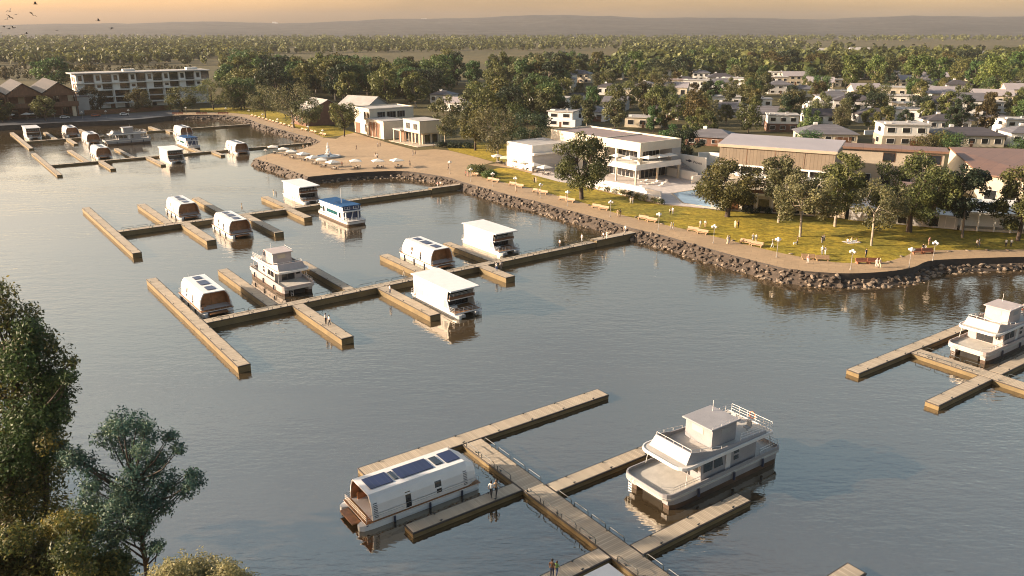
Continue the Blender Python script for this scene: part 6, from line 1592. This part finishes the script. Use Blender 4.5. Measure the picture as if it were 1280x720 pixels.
# trees between the houses
hx = [(h[0],h[1],h[3]) for h in HOUSES] + [(x,y,13) for x,y in EXTRA]
def near_house(x,y):
    for a,b,w_ in hx:
        s = 1000/ (44/(.31+(b-360)/1000*.95)) if False else (b-34)/44.
        if abs(x-a) < w_*s*.42 and -1 < y-b < 7: return True
    return x > 895 and y > 172
scatter(128, 655,1290, lambda x: 103, lambda x: 178 if x > 860 else (168 if x>730 else 160), 9.5, 9.5,15, [('olive',4),('rust',1.4),('gum',2),('dark',1.6),('green',1)], 'among the houses of the town', 'among the houses of the town', near_house, .85)
scatter(52, 680,1300, lambda x: 88, lambda x: 106, 17, 15,22, [('olive',4),('rust',1.5),('dark',1.4),('gum',1),('bright',.8),('green',.8)], 'in the wood beyond the houses', 'in the wood beyond the houses', None, 1.1)
for x,y,h,k in ((793,104,25,'bright'),(1062,112,25,'bright'),(1092,108,22,'bright'),(1146,115,24,'bright'),(1172,109,22,'bright'),(1242,120,25,'bright'),(890,86,24,'bright'),(865,86,20,'green'),(1128,78,18,'bright'),(1215,112,20,'green'),(915,103,20,'green')):
    wood(x,y,h,k,'standing out bright against the wood beyond the houses','standing out beyond the houses',1.0)
# --- far woods and plantations: too many to count, one mass
def mass(name, pts, kind, nl=34, ls=2.3):
    Cs=[];Ns=[];Ss=[];Ts=[]
    for x,y,h,r in pts:
        d = nrng.normal(size=(nl,3)); d /= np.linalg.norm(d,axis=1,keepdims=True)
        p = d*np.array([r,r,h*.40])*(.7+.35*nrng.random((nl,1)))*(1+.25*np.sin(d[:,:1]*6+x)); p[:,2] += h*.58
        Cs.append(p+np.array([x,y,ZL])); Ns.append(d*.8+nrng.normal(size=(nl,3))*.5+np.array([0,0,.25])); Ss.append(np.full(nl,r*ls/2.6)*(.7+.6*nrng.random(nl))); Ts.append(np.clip(.40+nrng.normal()*.2+nrng.normal(size=nl)*.12,0,1))
    o = put(name, leaf_mesh(name, np.concatenate(Cs), np.concatenate(Ns), np.concatenate(Ss), .8, np.concatenate(Ts), LEAF[kind])); return stuff(o)
def mass_pts(n, x0,x1,y0,y1, hmin,hmax, mask=None, rows=0):
    out = []
    while len(out) < n:
        x = rnd.uniform(x0,x1); y = rnd.uniform(y0,y1)
        if rows: y = y0+round((y-y0)/rows)*rows+rnd.uniform(-.25,.25)
        if mask and not mask(x,y): continue
        p = at(x,y,ZL); h = rnd.uniform(hmin,hmax); out.append((p.x,p.y,h,h*rnd.uniform(.32,.48)))
    return out
mass('far_woodland', mass_pts(2600, -60,1340,47.2,60, 11,17, lambda x,y: not (y > 56 and 640 < x < 780) and (x < 1000 or y < 52 or y > 60)), 'olive', 22)
mass('plantation', mass_pts(900, -40,330,56,82, 10,15, lambda x,y: rnd.random() < (1.0 if y < 74 else .45) * (1 if x < 250 or y < 72 else .35)), 'olive', 40)
mass('plantation', mass_pts(420, 230,780,58,72, 9,14, lambda x,y: y < 69-(x-230)*.012), 'olive', 40)
mass('far_woodland', mass_pts(900, 770,1340,60,90, 11,17, lambda x,y: x > 770+ (78-y)*.6 and not (1000<x<1270 and 62<y<73 and rnd.random()<.75) and not (x>1080 and 60<y<65)), 'olive', 44)
mass('far_woodland', mass_pts(330, 660,1340,80,100, 10,15), 'olive', 60)
mass('scrub', mass_pts(260, -30,240,84,100, 3,6), 'rust', 30)

# --- foreground trees on the near bank, grown clump by clump
def near_tree(base, clumps, depth, label, kind, nleaf, lsize, bark='trunkd', tr=.35, spread=1.4, hang=.1, extra=None, csz=1.0):
    b = Vector(base); cl = []
    for px,py,rp in clumps:
        d = depth+rnd.uniform(-spread,spread); c = at_depth(px,py,d); cl.append((c-b, rp*d/FOC*csz))
        # the same clump has company in depth
        for _ in range(1):
            d2 = depth+rnd.uniform(-spread*2.2,spread*2.2); c2 = at_depth(px+rnd.uniform(-.6,.6)*rp, py+rnd.uniform(-.5,.5)*rp, d2)
            cl.append((c2-b, rp*d/FOC*.62*csz))
    zt = max(c.z for c,_ in cl); mb = MB(); cx = sum(c.x for c,_ in cl)/len(cl); cyy = sum(c.y for c,_ in cl)/len(cl)
    spine = [Vector((0,0,-1)), Vector((0,0,.1)), Vector((cx*.3,cyy*.3,zt*.3)), Vector((cx*.75,cyy*.75,zt*.55)), Vector((cx,cyy,zt*.82))]
    mb.tube(spine, tr*1.2, 10, tr*.25)
    for c, r in cl:
        hz = max(1.0, min(zt*.80, c.z*.9-1.0)); i = max(q for q in range(4) if spine[q].z <= hz); s0 = spine[i].lerp(spine[i+1], (hz-spine[i].z)/(spine[i+1].z-spine[i].z))
        m = s0.lerp(c,.55)+Vector((rnd.uniform(-.3,.3),rnd.uniform(-.3,.3),-.25)); mb.tube([s0,m,c], tr*.26, 6, .018)
        for _ in range(4):
            dv = Vector((rnd.gauss(0,1),rnd.gauss(0,1),rnd.gauss(0,1))).normalized()*r*.85; mb.tube([c.lerp(m,.2), c+dv*.5, c+dv], .03, 4, .008)
    t = thing('bank_tree', label, 'tree', b, 0)
    mb.build('trunk', M[bark], t, True)
    C,Nn,S,T = clump_leaves([((c.x,c.y,c.z), r) for c,r in cl], nleaf, lsize, .85, hang, .25)
    put('crown', leaf_mesh('crown', C, Nn, S, .42, T, LEAF[kind]), t); return t
near_tree((-36.5,46,1.5), [(-30,380,45),(5,368,20),(10,400,30),(38,392,18),(30,430,36),(52,425,22),(72,445,22),(20,470,48),(60,480,32),(82,490,18),(15,530,55),(55,540,30),(70,515,22),(10,590,60),(50,590,34),(-40,470,60),(-40,560,60),(20,650,60),(60,640,40),(-30,660,60),(88,452,12)],
   53, 'tall dense tree at the left edge with green and golden leaves on the near bank', 'gold', 36000, .27, tr=.5)
near_tree((-33.8,47.5,1.5), [(20,450,34),(52,470,26),(66,500,22),(40,520,40),(58,560,24),(20,560,40),(35,410,20),(85,470,14)], 51.5, 'fresh green tree overlapping the tall golden one at the left edge', 'green', 14000, .25)
near_tree((-24.2,44.2,1.5), [(150,528,26),(135,545,24),(172,528,22),(188,545,18),(160,560,28),(195,575,22),(213,545,15),(222,560,14),(205,600,26),(180,590,26),(232,612,18),(246,600,16),(238,592,12),(160,610,30),(190,625,22),(140,640,30),(120,600,24),(105,580,22),(90,570,20),(75,560,16),(110,630,28),(165,660,26),(185,650,16),(130,680,34),(150,625,26),(175,640,26),(205,632,18),(120,655,30),(190,685,14),(198,680,12)],
   50.5, 'cool green open crowned tree with visible branches leaning over the water', 'teal', 25000, .21, tr=.28, spread=1.0, csz=.86)
near_tree((-33.0,38.5,1.5), [(30,690,40),(90,690,34),(60,715,46),(110,715,36),(10,720,46),(140,715,30),(75,655,24),(100,660,20),(150,705,22)], 46, 'warm golden undergrowth tree filling the lower left corner', 'gold', 20000, .24, tr=.25)
near_tree((-38.6,36,1.5), [(5,670,30),(20,700,36),(50,700,22),(-20,700,46)], 45, 'reddish leaved small tree in the lower left corner', 'rust', 8000, .24, tr=.2)
near_tree((-14.6,31.2,1.5), [(225,720,26),(250,714,24),(205,728,24),(272,720,22),(190,738,24),(240,734,30),(290,730,20),(308,728,14),(322,736,14),(265,740,30)], 37.2, 'pale sage green rounded bush crown at the bottom edge', 'sage', 26000, .15, tr=.2, spread=1.0, csz=1.2)
# unseen tree added past the left edge to shade the nearest dock
for i,(x,y,H) in enumerate(((-56,53.5,21),)):
    plant_tree(PROTO[i], Vector((x,y,1.5)), H/14*1.15, H/14, i*1.3, 'dark unseen tree added beyond the left edge to shade the nearest dock', None, 'olive', 'bank_tree')
